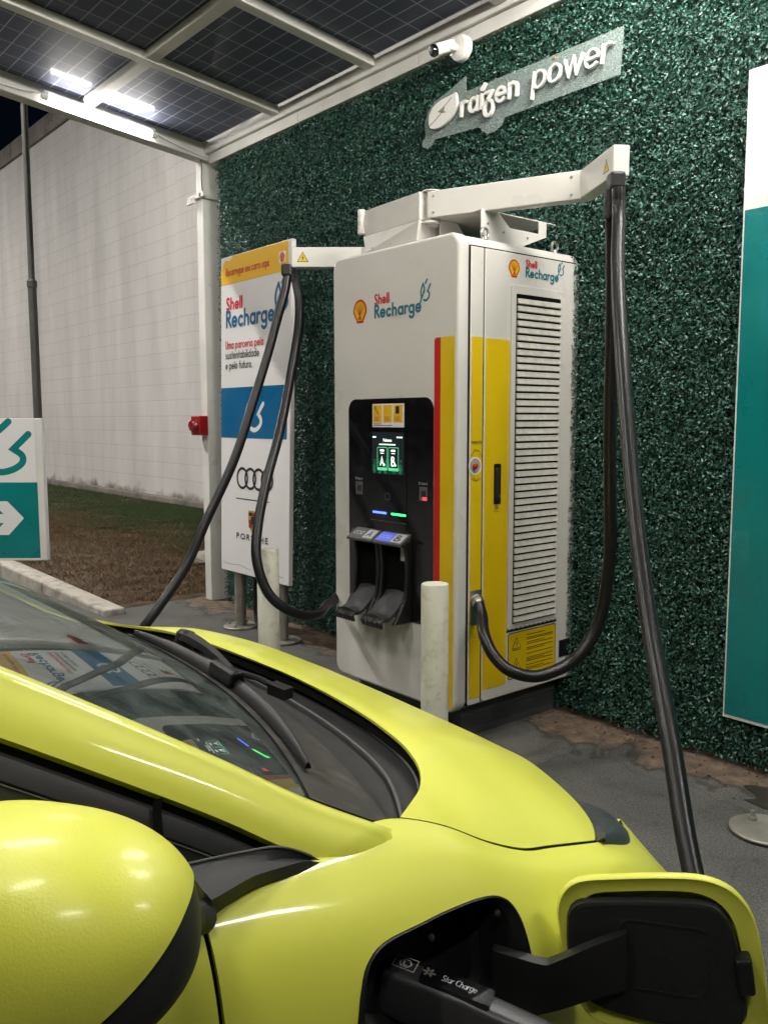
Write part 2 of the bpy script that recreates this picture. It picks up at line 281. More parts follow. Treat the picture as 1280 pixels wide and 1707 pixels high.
class MB:
    def __init__(s): s.v = []; s.f = []; s.m = []; s.n = 0
    def add(s, verts, faces, mi=0):
        b = s.n; verts = [tuple(map(float, p)) for p in verts]
        s.v += verts; s.n += len(verts)
        for f in faces: s.f.append(tuple(b+i for i in f)); s.m.append(mi)
        return s
    def box(s, lo, hi, mi=0):
        x0, y0, z0 = lo; x1, y1, z1 = hi
        return s.add([(x0,y0,z0),(x1,y0,z0),(x1,y1,z0),(x0,y1,z0),(x0,y0,z1),(x1,y0,z1),(x1,y1,z1),(x0,y1,z1)],
                     [(0,3,2,1),(4,5,6,7),(0,1,5,4),(1,2,6,5),(2,3,7,6),(3,0,4,7)], mi)
    def hexa(s, p, mi=0):   # 8 points ordered like box
        return s.add(p, [(0,3,2,1),(4,5,6,7),(0,1,5,4),(1,2,6,5),(2,3,7,6),(3,0,4,7)], mi)
    def beam(s, a, b, w, h, up=(0,0,1), mi=0):
        a = V3(*a); b = V3(*b); d = b-a; d /= np.linalg.norm(d); u = V3(*up)
        r = np.cross(d, u); r /= np.linalg.norm(r); u = np.cross(r, d)
        q = []
        for dz in (-.5, .5):
            for (e, sx) in ((a,-.5),(a,.5),(b,.5),(b,-.5)): q.append(e+r*w*sx+u*h*dz)
        return s.hexa(q, mi)
    def prism(s, poly, fr, d0, d1, mi=0, cap=True):
        """poly (x,y) ccw in frame fr=(o,x,y,n); extruded along n from d0 to d1"""
        o, x, y, n = fr; k = len(poly)
        P = [o+x*p[0]+y*p[1] for p in poly]
        vs = [p+n*d0 for p in P]+[p+n*d1 for p in P]
        fs = [(i, (i+1) % k, k+(i+1) % k, k+i) for i in range(k)]
        if cap: fs += [tuple(range(k, 2*k)), tuple(range(k-1, -1, -1))]
        return s.add(vs, fs, mi)
    def tube(s, pts, r, seg=14, cap=True, mi=0):
        P = np.asarray(pts, float); k = len(P); R = np.broadcast_to(np.asarray(r, float), (k,))
        T = np.gradient(P, axis=0); T /= np.linalg.norm(T, axis=1)[:, None]
        up = V3(0, 0, 1) if abs(T[0][2]) < .9 else V3(1, 0, 0)
        N = np.cross(T[0], up); N /= np.linalg.norm(N); vs = []
        for i in range(k):
            N = N-T[i]*(N@T[i]); N /= np.linalg.norm(N); B = np.cross(T[i], N)
            for j in range(seg):
                a = 2*PI*j/seg; vs.append(P[i]+R[i]*(math.cos(a)*N+math.sin(a)*B))
        fs = []
        for i in range(k-1):
            for j in range(seg):
                j2 = (j+1) % seg; fs.append((i*seg+j, i*seg+j2, (i+1)*seg+j2, (i+1)*seg+j))
        if cap: fs += [tuple(range(seg-1, -1, -1)), tuple((k-1)*seg+j for j in range(seg))]
        return s.add(vs, fs, mi)
    def lathe(s, prof, o=(0,0,0), ax=(0,0,1), seg=28, mi=0):
        """prof: list of (radius, height) from one end to the other"""
        o = V3(*o); ax = V3(*ax); ax /= np.linalg.norm(ax)
        u = V3(1,0,0) if abs(ax[0]) < .9 else V3(0,1,0); u = u-ax*(u@ax); u /= np.linalg.norm(u); w = np.cross(ax, u)
        vs = []; k = len(prof)
        for r, h in prof:
            for j in range(seg):
                a = 2*PI*j/seg; vs.append(o+ax*h+(u*math.cos(a)+w*math.sin(a))*r)
        fs = [(i*seg+j, i*seg+(j+1) % seg, (i+1)*seg+(j+1) % seg, (i+1)*seg+j) for i in range(k-1) for j in range(seg)]
        fs += [tuple(range(seg-1, -1, -1)), tuple((k-1)*seg+j for j in range(seg))]
        return s.add(vs, fs, mi)
    def grid(s, G, mi=0, flip=False):
        G = np.asarray(G, float); a, b = G.shape[:2]
        fs = [(i*b+j, (i+1)*b+j, (i+1)*b+j+1, i*b+j+1) for i in range(a-1) for j in range(b-1)]
        if flip: fs = [f[::-1] for f in fs]
        return s.add(G.reshape(-1, 3), fs, mi)
    def stroke(s, pts, closed, fr, w, d0, d1=None, mi=0, cap=8):
        """ribbon of width w along a polyline in frame fr at height d0, or solid between d0 and d1"""
        o, X, Y, N = fr; p = np.asarray(pts, float)
        keep = [0]+[i for i in range(1, len(p)) if np.hypot(*(p[i]-p[i-1])) > 1e-9]; p = p[keep]
        if closed and np.hypot(*(p[0]-p[-1])) < 1e-9: p = p[:-1]
        k = len(p); h = w/2; L = []; R = []
        for i in range(k):
            a = p[i-1] if (i > 0 or closed) else None; c = p[(i+1) % k] if (i < k-1 or closed) else None
            d1_ = (p[i]-a) if a is not None else (c-p[i]); d2_ = (c-p[i]) if c is not None else d1_
            d1_ = d1_/np.hypot(*d1_); d2_ = d2_/np.hypot(*d2_)
            n1 = np.array([-d1_[1], d1_[0]]); n2 = np.array([-d2_[1], d2_[0]]); n = n1+n2; q = np.hypot(*n)
            n = n1 if q < .3 else n/q; f = 1/max(n@n1, .55)
            L.append(p[i]+n*h*f); R.append(p[i]-n*h*f)
        if not closed and cap:
            def fan(c, st, sg):
                an = math.atan2(*(st-c)[::-1]); return [c+h*np.array([math.cos(an+sg*PI*t/cap), math.sin(an+sg*PI*t/cap)]) for t in range(1, cap)]
            end = fan(p[-1], L[-1], -1); beg = fan(p[0], R[0], -1)
        else: end = beg = []
        if closed:
            ring = L+R; fs = [(k+i, k+(i+1) % k, (i+1) % k, i) for i in range(k)]
            vt = [o+X*q[0]+Y*q[1]+N*(d0 if d1 is None else d1) for q in ring]
            if d1 is None: return s.add(vt, fs, mi)
            vb = [o+X*q[0]+Y*q[1]+N*d0 for q in ring]
            for i in range(k):
                j = (i+1) % k; fs += [(i, j, 2*k+j, 2*k+i), (k+j, k+i, 3*k+i, 3*k+j)]
            return s.add(vt+vb, fs, mi)
        out = L+end+R[::-1]+beg; m = len(out)
        fs = [(2*k+len(end)-1-i, 2*k+len(end)-2-i, i+1, i) for i in range(k-1)]
        if end: fs.append(tuple([k-1]+list(range(k, k+len(end)))+[k+len(end)])[::-1])
        if beg: fs.append(tuple([m-len(beg)-1]+list(range(m-len(beg), m))+[0])[::-1])
        vt = [o+X*q[0]+Y*q[1]+N*(d0 if d1 is None else d1) for q in out]
        if d1 is None: return s.add(vt, fs, mi)
        vb = [o+X*q[0]+Y*q[1]+N*d0 for q in out]
        fs += [(i, (i+1) % m, m+(i+1) % m, m+i) for i in range(m)]
        return s.add(vt+vb, fs, mi)
    def build(s, name, mats, parent=None, smooth=False, bevel=0.0, sharp=35, origin=None, bseg=2):
        me = bpy.data.meshes.new(name); o_ = V3(0,0,0)
        if parent is not None: o_ = ORIG.get(parent.name, V3(0,0,0))
        elif origin is not None: o_ = V3(*origin)
        me.from_pydata([(p[0]-o_[0], p[1]-o_[1], p[2]-o_[2]) for p in s.v], [], s.f)
        if not isinstance(mats, (list, tuple)): mats = [mats]
        for m in mats: me.materials.append(m)
        if len(mats) > 1: me.polygons.foreach_set('material_index', s.m)
        me.update()
        if smooth:
            me.polygons.foreach_set('use_smooth', [True]*len(me.polygons)); me.set_sharp_from_angle(angle=math.radians(sharp))
        ob = bpy.data.objects.new(name, me); COL.objects.link(ob)
        if parent is not None:
            ob.parent = parent; ORIG[ob.name] = o_
        elif origin is not None:
            ob.location = origin; ORIG[ob.name] = o_
        else: ORIG[ob.name] = o_
        if bevel:
            bv = ob.modifiers.new('bevel', 'BEVEL'); bv.width = bevel; bv.segments = bseg; bv.limit_method = 'ANGLE'; bv.angle_limit = math.radians(40)
            bv.harden_normals = False
        return ob

def root(name, loc, label, cat, group=None):
    o = thing(name, loc, label, cat, group); ORIG[o.name] = V3(*loc); return o

def rrect(x0, y0, x1, y1, r, seg=6, corners=(1,1,1,1)):
    """rounded rectangle ccw; corners: bl, br, tr, tl"""
    P = []
    for (cx, cy, a0, on) in ((x0+r, y0+r, PI, corners[0]), (x1-r, y0+r, 1.5*PI, corners[1]), (x1-r, y1-r, 0, corners[2]), (x0+r, y1-r, .5*PI, corners[3])):
        if on:
            for i in range(seg+1):
                a = a0+.5*PI*i/seg; P.append((cx+r*math.cos(a), cy+r*math.sin(a)))
        else: P.append((x0 if cx < (x0+x1)/2 else x1, y0 if cy < (y0+y1)/2 else y1))
    return P

def smooth_path(pts, n=12):
    P = np.asarray(pts, float); P = np.vstack([2*P[0]-P[1], P, 2*P[-1]-P[-2]]); out = []
    for i in range(1, len(P)-2):
        a, b_, c, d = P[i-1:i+3]
        for t in np.linspace(0, 1, n, endpoint=False):
            out.append(.5*(2*b_+(c-a)*t+(2*a-5*b_+4*c-d)*t**2+(-a+3*b_-3*c+d)*t**3))
    out.append(P[-2]); return np.array(out)

FRONT = lambda o: (V3(*o), V3(1,0,0), V3(0,0,1), V3(0,-1,0))       # faces -Y
SIDE = lambda o: (V3(*o), V3(0,1,0), V3(0,0,1), V3(1,0,0))         # faces +X

# ---- a small geometric sans drawn with strokes (x-height 1, ascender 1.5, descender -.5)
def arc(cx, cy, rx, ry, a0, a1, n=18):
    return [(cx+rx*math.cos(math.radians(a0+(a1-a0)*i/n)), cy+ry*math.sin(math.radians(a0+(a1-a0)*i/n))) for i in range(n+1)]
def glyph(ch, w):
    h = w/2; r = .5-h; C_ = (arc(.5, .5, r, r, 0, 360, 28), True); T = 1.5-h
    L = lambda *p: (list(p), False)
    cir = lambda cx, cy, rx, ry: (arc(cx, cy, rx, ry, 0, 360, 28), True)
    G = {
     'a': ([C_, L((1-h, h), (1-h, 1-h))], 1.0), 'b': ([L((h, h), (h, T)), C_], 1.0), 'c': ([(arc(.5, .5, r, r, 48, 312), False)], .9),
     'd': ([C_, L((1-h, h), (1-h, T))], 1.0), 'e': ([L((h, .5), (1-h, .5)), (arc(.5, .5, r, r, 0, 318), False)], 1.0),
     'f': ([L((.25, h), (.25, 1.15)), (arc(.25+.25, 1.2, .25, .25-h*.2, 180, 75), False), L((.02, 1-h), (.5, 1-h))], .55),
     'g': ([C_, (([(1-h, 1-h), (1-h, 0)]+arc(.5, -.05, r, .45-h, 0, -150)), False)], 1.0),
     'h': ([L((h, h), (h, T)), ((arc(.44, .56, .44-h, .44-h, 180, 0)+[(.88-h, h)]), False)], .88),
     'i': ([L((h, h), (h, 1-h)), L((h, 1.33), (h, 1.36))], w), 'l': ([L((h, h), (h, T))], w), 'j': ([L((h+.1, -.3), (h+.1, 1-h)), L((h+.1, 1.33), (h+.1, 1.36))], w+.1),
     'k': ([L((h, h), (h, T)), L((.75, 1-h), (h, .45)), L((.3, .6), (.8, h))], .8),
     'm': ([L((h, h), (h, 1-h)), ((arc(.40, .60, .40-h, .40-h, 180, 0)+[(.80-h, h)]), False), ((arc(1.2-w, .60, .40-h, .40-h, 180, 0)+[(1.6-w-h, h)]), False)], 1.6-w),
     'n': ([L((h, h), (h, 1-h)), ((arc(.44, .56, .44-h, .44-h, 180, 0)+[(.88-h, h)]), False)], .88),
     'o': ([C_], 1.0), 'p': ([L((h, -.5+h), (h, 1-h)), C_], 1.0), 'q': ([C_, L((1-h, -.5+h), (1-h, 1-h))], 1.0),
     'r': ([L((h, h), (h, 1-h)), (arc(.45, .52, .45-h, .48-h, 180, 62), False)], .62),
     's': ([((arc(.35, .74, .32-h, .26-h, 40, 270)+arc(.35, .26, .34-h, .26-h, 90, -140)), False)], .7),
     't': ([L((.27, h), (.27, 1.4-h)), L((.02, 1-h), (.52, 1-h))], .54),
     'u': ([(([(h, 1-h)]+arc(.44, .44, .44-h, .44-h, 180, 360)), False), L((.88-h, h), (.88-h, 1-h))], .88),
     'v': ([L((h, 1-h), (.45, h), (.9-h, 1-h))], .9), 'w': ([L((h, 1-h), (.40, h), (.68, 1-h), (.96, h), (1.36-h, 1-h))], 1.36),
     'x': ([L((h, 1-h), (.8-h, h)), L((h, h), (.8-h, 1-h))], .8), 'y': ([L((h, 1-h), (.45, h)), L((.9-h, 1-h), (.25, -.45))], .9),
     'z': ([L((h, 1-h), (.78-h, 1-h), (h, h), (.78-h, h))], .78),
     'ʒ': ([(([(.06, 1-h), (.70-h, 1-h), (.28, .48)]+arc(.38, -.04, .40, .46, 78, -250, 30)), False)], .78),
     'í': ([L((h, h), (h, 1-h)), L((h, 1.22), (h+.26, 1.48))], w+.04),
     'S': ([((arc(.46, 1.10, .42-h, .40-h, 35, 270)+arc(.46, .40, .46-h, .40-h, 90, -145)), False)], .92),
     'R': ([L((h, h), (h, T)), (([(h, T), (.45, T)]+arc(.45, 1.08, .42-h, .42-h, 90, -90)+[(h, .66+h)]), False), L((.45, .66), (.88, h))], .9),
     'U': ([(([(h, T)]+arc(.5, .48, .5-h, .48-h, 180, 360)+[(1-h, T)]), False)], 1.0),
     'P': ([L((h, h), (h, T)), (([(h, T), (.45, T)]+arc(.45, 1.05, .45-h, .45-h, 90, -90)+[(h, .60+h)]), False)], .9),
     'B': ([L((h, h), (h, T)), (([(h, T), (.42, T)]+arc(.42, 1.15, .35-h, .35-h, 90, -90)+[(h, .80)]), False), (([(h, .80), (.45, .80)]+arc(.45, .40, .42, .40-h, 90, -90)+[(h, h)]), False)], .9),
     'E': ([L((.75, T), (h, T), (h, h), (.75, h)), L((h, .78), (.68, .78))], .78), 'H': ([L((h, h), (h, T)), L((1-h, h), (1-h, T)), L((h, .78), (1-h, .78))], 1.0),
     'A': ([L((h, h), (.55, T), (1.1-h, h)), L((.28, .5), (.82, .5))], 1.1), 'C': ([(arc(.75, .75, .75-h, .75-h, 45, 315), False)], 1.2),
     'O': ([cir(.75, .75, .75-h, .75-h)], 1.5), 'D': ([L((h, h), (h, T)), (([(h, T), (.3, T)]+arc(.35, .75, .6, .75-h, 90, -90)+[(h, h)]), False)], 1.0),
     'M': ([L((h, h), (h, T), (.6, .6), (1.2-h, T), (1.2-h, h))], 1.2), 'W': ([L((h, T), (.4, h), (.75, T), (1.1, h), (1.5-h, T))], 1.5),
     'L': ([L((h, T), (h, h), (.7, h))], .72), '1': ([L((.1, 1.2), (.4, T), (.4, h))], .6), '2': ([((arc(.4, 1.1, .36, .36, 160, -30)+[(h, h), (.8, h)]), False)], .8), '3': ([((arc(.38, 1.12, .34, .34, 150, -90)+arc(.38, .42, .38, .38, 90, -150)), False)], .8),
     '.': ([L((h, h), (h, h+.04))], w), ' ': ([], .42), '-': ([L((.05, .55), (.5, .55))], .55)}
    return G.get(ch, G['x'])
def text(mb, s, fr, x, y, xh, w=.2, track=.17, sx=1.0, slant=0., d0=.0012, d1=None, mi=0, width=None, cap=6):
    """stroke text; x,y = baseline start in the frame; xh = x-height in metres; width = fit to this width"""
    pos = 0.; items = []
    for ch in s:
        g, a = glyph(ch, w); items.append((pos, g)); pos += a+track
    tot = pos-track
    if width: sx = width/(tot*xh)
    q = 0
    for px, g in items:
        for pl, cl in g:
            q += 1; P = [(x+xh*sx*(px+a)+xh*slant*b_, y+xh*b_) for a, b_ in pl]
            mb.stroke(P, cl, fr, w*xh*min(1, (.5+.5*sx)), d0+(q % 9)*.00006, None if d1 is None else d1+(q % 9)*.0002, mi, cap)
    return tot*xh*sx

def pecten(mb, fr, cx, cy, hgt, wf=1.0, d0=.0012):
    """scallop shell mark: red outline (slot 0) and yellow field (slot 1), red ribs"""
    H = hgt
    def outline(k):
        P = []
        for i in range(0, 41):
            a = math.radians(-12+204*i/40); rr = .47*H*k*(1+.018*abs(math.sin(3.5*(a))))
            P.append((cx+wf*rr*math.cos(a), cy+.03*H+rr*math.sin(a)*1.02))
        P += [(cx-wf*.25*H*k, cy-.40*H*k), (cx-wf*.24*H*k, cy-.50*H*k), (cx+wf*.24*H*k, cy-.50*H*k), (cx+wf*.25*H*k, cy-.40*H*k)]
        return P
    mb.prism(outline(1.0), fr, 0, d0, 0); mb.prism(outline(.80), fr, d0*.5, d0*1.6, 1)
    for i in range(7):
        a = math.radians(90+(i-3)*20); b_ = (cx+wf*(i-3)*.045*H, cy-.36*H)
        e = (cx+wf*.36*H*math.cos(a), cy+.03*H+.36*H*math.sin(a))
        mb.stroke([b_, e], False, fr, (.024 if i not in (0, 6) else .03)*H, d0*2.1+i*.00003, None, 0, 0)
def plugmark(mb, fr, x, y, s, w=.11, mi=0, d0=.0012, sx=1.0, tail=True):
    """plug drawn as a pointed leaf loop and an open hook, with a slash and a tail"""
    T = lambda P: np.array([(x+sx*s*a, y+s*b_) for a, b_ in P])
    sp_ = lambda P: smooth_path([(*p, 0) for p in T(P)], 5)[:, :2]
    mb.stroke(sp_([(.28,.86),(.14,.68),(.07,.50),(.08,.36),(.13,.24)]), False, fr, w*s, d0, None, mi)
    if tail:
        mb.stroke(sp_([(.28,.86),(.37,.70),(.41,.58),(.38,.46)]), False, fr, w*s, d0+.0001, None, mi)
        mb.stroke(T([(.0,.0),(.40,.56)]), False, fr, w*s, d0+.0002, None, mi)
        mb.stroke(T([(.50,.86),(.66,1.02)]), False, fr, w*s, d0+.0003, None, mi)
    mb.stroke(np.vstack([T([(.98,.78),(.72,.50)]), sp_([(.72,.50),(.86,.38),(.86,.24),(.72,.12),(.52,.06),(.36,.10)])[1:]]), False, fr, w*s, d0+.0004, None, mi)
def warn_triangle(mb, fr, cx, cy, s, mi_y, mi_k, d0=.0012):
    t = lambda k: [(cx-.5*s*k, cy-.30*s*k), (cx+.5*s*k, cy-.30*s*k), (cx, cy+.58*s*k)]
    mb.prism(t(1.0), fr, 0, d0, mi_k); mb.prism(t(.84), fr, d0*.5, d0*1.5, mi_y)
    mb.stroke([(cx+.05*s, cy+.25*s), (cx-.06*s, cy+.06*s), (cx+.06*s, cy+.08*s), (cx-.02*s, cy-.15*s)], False, fr, .06*s, d0*2, None, mi_k, 0)

# ---------------------------------------------------------------- ground
m = MB(); m.add([(-60,-60,0),(60,-60,0),(60,60,0),(-60,60,0)], [(0,1,2,3)]); tag(m.build('ground', yard_m), kind='structure')
# lawn between the kerb and the block wall, gently uneven
nx, ny = 70, 24; X = -6.33-np.linspace(1, 0, nx)**2.2*27.7; Y = np.linspace(2.44, 6.24, ny)
G = np.stack([np.repeat(X[:,None],ny,1), np.repeat(Y[None],nx,0), np.interp(np.repeat(X[:,None],ny,1), [-8.2,-6.33], [.115,.004])+.006*rng.standard_normal((nx,ny))], -1); G[-1,:,2] = -.01; G[-1,:,0] += .10*rng.random(ny)
m = MB(); m.grid(G); tag(m.build('lawn', soil_m, smooth=True), kind='structure')
def blades(n, xr, yr, hh):
    x = rng.uniform(*xr, n); y = rng.uniform(*yr, n); keep = (rng.random(n) < np.clip(.35+.75*(y-3.0)/2.2+.25*np.sin(x*1.7+y*2.1), .25, 1)); x = x[keep]; y = y[keep]; n = len(x)
    a = rng.uniform(0, 2*PI, n); h = hh*rng.uniform(.5, 1.3, n); w = .003+.003*rng.random(n); lean = rng.uniform(.2, 1.0, n)*h; b_ = rng.uniform(0, 2*PI, n)
    z0 = np.interp(x, [-8.2,-6.33], [.112,.0]); P = np.empty((n, 3, 3))
    P[:,0] = np.stack([x-w*np.cos(a), y-w*np.sin(a), z0], 1); P[:,1] = np.stack([x+w*np.cos(a), y+w*np.sin(a), z0], 1); P[:,2] = np.stack([x+lean*np.cos(b_), y+lean*np.sin(b_), z0+h], 1)
    return P.reshape(-1, 3)
Pb = np.vstack([blades(190000, (-13, -6.4), (2.50, 6.10), .030), blades(80000, (-24, -13), (2.50, 6.10), .035)])
me = bpy.data.meshes.new('grass'); n = len(Pb)//3; me.vertices.add(len(Pb)); me.vertices.foreach_set('co', Pb.ravel()); me.loops.add(len(Pb)); me.loops.foreach_set('vertex_index', np.arange(len(Pb)))
me.polygons.add(n); me.polygons.foreach_set('loop_start', np.arange(n)*3); me.update(); me.validate(); me.materials.append(grass_m)
o = bpy.data.objects.new('grass', me); COL.objects.link(o); tag(o, 'short dry grass browning towards the kerb below the block wall', 'grass', kind='stuff')
# kerb: a run of cast stones dropping towards the paved bay
kz0 = lambda x: float(np.interp(x, [-8.2, -6.15], [.13, .045])); ky0 = lambda x: float(np.interp(x, [-8.4, -6.15], [2.47, 2.585]))
m = MB(); x = -34.0
while x < -6.4:
    e = min(x+.988, -6.13) if x+1.9 < -6.13 else -6.13
    j = rng.uniform(-.004, .004); za, zb, ya, yb = kz0(x), kz0(e-.012), ky0(x)+j, ky0(e-.012)+j
    m.hexa([(x,ya-.17,-.05),(e-.012,yb-.17,-.05),(e-.012,yb,-.05),(x,ya,-.05),(x,ya-.165,za),(e-.012,yb-.165,zb),(e-.012,yb,zb),(x,ya,za)]); x = e
tag(m.build('kerb', concrete, bevel=.018, bseg=3), 'pale worn concrete kerb edging the brown lawn', 'kerb', kind='structure')
m = MB()
for (cx, cy, r, sx_) in ((-1.35, 3.16, .17, 1.5),):
    ring = [(cx+sx_*r*(1+.18*math.sin(3*a+1)+.1*math.sin(5*a))*math.cos(a), cy+.72*r*(1+.12*math.sin(4*a))*math.sin(a), .004) for a in np.linspace(0, 2*PI, 48, endpoint=False)]
    m.add(ring, [tuple(range(48))])
tag(m.build('damp_stain', damp_m), kind='structure')

# ---------------------------------------------------------------- block wall behind the lawn
r_ = root('block_wall', (-20, 6.23, 0), 'tall white painted concrete block wall behind the grass', 'wall')
m = MB(); m.box((-48, 6.23, -.1), (-4.0, 6.55, 7.0)); m.build('wall', block_m, r_)
m = MB(); m.box((-12.35, 6.19, -.1), (-4.0, 6.2285, 6.998)); m.build('thickened_bay', block_m, r_)
m = MB(); m.box((-48, 6.17, 7.003), (-4.0, 6.60, 7.36)); m.build('coping', coping_m, r_, bevel=.02)
m = MB(); m.box((-48, 6.10, -.05), (-4.0, 6.226, .215)); m.build('footing', coping_m, r_, bevel=.02)
m = MB(); m.tube([(-19.9, 6.5, 7.362), (-19.9, 6.5, 9.2)], .035); tag(m.build('vent_pipe', mast_m, smooth=True, origin=(-19.9,6.5,7.36)), 'thin grey pipe rising from the top of the block wall', 'pipe')

# ---------------------------------------------------------------- artificial hedge wall
hx0, hx1, hz1, hy = -6.10, 5.0, 3.42, 3.40
r_ = root('hedge_wall', (-2, hy, 0), 'wall clad in dark green artificial leaves behind the charger', 'hedge wall')
m = MB(); m.box((hx0+.02, hy+.02, .0), (hx1, hy+.22, hz1)); m.build('backing', leaf_back, r_)
def leaves(n, xr, zr, size):
    x = rng.uniform(*xr, n); z = rng.uniform(*zr, n); c = np.stack([x, hy-.005-.060*rng.random(n)**1.2, z], 1)
    nrm = np.stack([rng.normal(0, .75, n), -np.ones(n), rng.normal(.22, .75, n)], 1); nrm /= np.linalg.norm(nrm, axis=1)[:,None]
    t = rng.standard_normal((n, 3)); t -= nrm*(t*nrm).sum(1)[:,None]; t /= np.linalg.norm(t, axis=1)[:,None]; s_ = np.cross(nrm, t)
    L_ = (size*rng.uniform(.65, 1.25, n))[:,None]; w = L_*rng.uniform(.42, .66, n)[:,None]; cup = (L_*rng.uniform(-.22, .10, n)[:,None])
    # base, left, tip, right, mid
    P = np.stack([c-t*L_*.5, c+s_*w*.5+t*L_*.06+nrm*cup*-1, c+t*L_*.5+nrm*cup*.8, c-s_*w*.5+t*L_*.06+nrm*cup*-1], 1)
    return P.reshape(-1, 3)
Pl = np.vstack([leaves(390000, (-5.985, -1.0), (.02, 3.42), .0170), leaves(60000, (-1.0, 0.4), (.02, 3.42), .021), leaves(14000, (.4, 5.0), (.02, 3.42), .055)])
Pl[:,2] = np.clip(Pl[:,2], .012, 3.43)
n = len(Pl)//4; me = bpy.data.meshes.new('leaves'); me.vertices.add(n*4); me.vertices.foreach_set('co', (Pl-np.array([-2, hy, 0])).ravel())
idx = (np.arange(n)*4)[:,None]+np.array([0,1,2,0,2,3])[None]; me.loops.add(n*6); me.loops.foreach_set('vertex_index', idx.ravel())
me.polygons.add(n*2); me.polygons.foreach_set('loop_start', np.arange(n*2)*3); me.update(); me.validate(); me.materials.append(leaf_m)
o = bpy.data.objects.new('leaves', me); COL.objects.link(o); o.parent = r_
o['kind'] = 'stuff'
# fallen litter and soil crumbs along its foot
m = MB()
for i in range(420):
    x = rng.uniform(-3.6, .2); y = 3.36-abs(rng.normal(0, .14)); s_ = rng.uniform(.003, .011); a = rng.uniform(0, PI)
    m.add([(x+s_*math.cos(a), y+s_*math.sin(a), .005), (x-s_*.5*math.sin(a), y+s_*.5*math.cos(a), .004+s_*.7), (x-s_*math.cos(a), y-s_*math.sin(a), .005), (x+s_*.4*math.sin(a), y-s_*.4*math.cos(a), .004+s_*.5)], [(0,1,2),(0,2,3),(0,3,1),(1,3,2)])
for i in range(260):
    x = rng.uniform(-4.5, 1.5); y = rng.uniform(1.6, 3.3); s_ = rng.uniform(.002, .006); a = rng.uniform(0, PI)
    m.add([(x+s_*math.cos(a), y+s_*math.sin(a), .001), (x-s_*.5*math.sin(a), y+s_*.5*math.cos(a), s_*.7), (x-s_*math.cos(a), y-s_*math.sin(a), .001), (x+s_*.4*math.sin(a), y-s_*.4*math.cos(a), s_*.5)], [(0,1,2),(0,2,3),(0,3,1),(1,3,2)])
tag(m.build('soil_crumbs', soil_m), 'loose brown soil crumbs along the foot of the leaf wall', 'soil', kind='stuff')

# ---------------------------------------------------------------- solar canopy
SL = .12
def zp(y): return 3.515+SL*(3.35-y)
CAN = root('solar_canopy', (-6.18, 3.35, 0), 'white steel canopy frame carrying solar panels over the charging bay', 'canopy')
YE = -2.6
def sloped(x0, x1, ya, yb, lo, hi, mi=0, mb=None):
    za, zb = zp(ya), zp(yb)
    return mb.hexa([(x0,ya,za+lo),(x1,ya,za+lo),(x1,yb,zb+lo),(x0,yb,zb+lo),(x0,ya,za+hi),(x1,ya,za+hi),(x1,yb,zb+hi),(x0,yb,zb+hi)], mi)
rx = [-6.14, -5.09, -4.08, -3.06, -2.04, -1.02, 0.0, 1.02, 2.04, 3.06]
m = MB(); sloped(-6.20, -6.085, YE, 3.395, -.115, .03, mb=m); m.build('end_beam', white_frame, CAN, bevel=.006)
m = MB(); sloped(3.02, 3.12, YE, 3.395, -.115, .03, mb=m); m.build('end_beam', white_frame, CAN, bevel=.006)
for x in rx[1:-1]:
    m = MB(); sloped(x-.04, x+.04, YE, 3.30, -.052, .002, mb=m); m.build('rafter', white_frame, CAN, bevel=.006)
for k, y in enumerate((2.40, 1.40, .40, -.60, -1.60)):
    m = MB()
    xs = [-6.083]+rx[1:-1]+[3.018]
    for a, b_ in zip(xs[:-1], xs[1:]): sloped(a+.042*(a > -6), b_-.042*(b_ < 3), y-.036, y+.036, -.046, .001, mb=m)
    m.build('purlin', white_frame, CAN, bevel=.005)
m = MB(); m.box((-6.083, 3.302, 3.445), (3.018, 3.36, 3.515)); m.build('wall_rail', white_frame, CAN, bevel=.005)
m = MB()
for a, b_ in ((-6.06, -4.87), (-4.867, -3.7), (-3.697, -2.0), (-1.997, 0.5), (.503, 3.0)): m.box((a, 3.325, 3.372), (b_, 3.405, 3.442))
m.build('edge_beam', white_frame, CAN, bevel=.004)
m = MB(); m.box((-6.2, YE-.1, zp(YE)-.12), (3.12, YE-.003, zp(YE)+.03)); m.build('front_beam', white_frame, CAN, bevel=.006)
ys = [3.30, 2.40, 1.40, .40, -.60, -1.60, YE]
for i in range(len(rx)-1):
    for j in range(len(ys)-1):
        if ys[j] < 0 and rx[i] > 1.5: continue
        m = MB(); x0, x1 = rx[i]+.008, rx[i+1]-.008; ya, yb = ys[j+1]+.006, ys[j]-.006
        sloped(x0, x1, ya, yb, .006, .022, mb=m); m.build('solar_panel', cell_m, CAN)
def post(x, y, h):
    m = MB(); m.box((x-.05, y-.05, 0), (x+.05, y+.11, h)); p = m.build('post', white_frame, CAN, bevel=.006)
    return p
p = post(-6.18, 3.35, zp(3.35)-.118)
m = MB()
m.box((-6.30, 3.27, 3.135), (-6.06, 3.298, 3.165)); m.box((-6.125, 3.27, 3.13), (-6.10, 3.44, 3.17))
for x in (-6.28, -6.24, -6.20): m.tube([(x, 3.262, 3.15), (x, 3.262, 3.105)], .011, 8); m.lathe([(.0, 0), (.016, .002), (.016, .014), (0, .016)], (x, 3.262, 3.098), (0,0,1), 8)
m.build('clamp_bracket', white_frame, p)
m = MB(); m.tube(smooth_path([(-6.118, 3.285, 3.43), (-6.112, 3.29, 3.36), (-6.118, 3.29, 3.28), (-6.112, 3.292, 3.18)]), .004, 6); m.build('wire', black_sat, p)
for (x, y) in ((3.07, 3.35), (-6.15, YE-.05), (3.07, YE-.05)): post(x, y, zp(y)-.125)

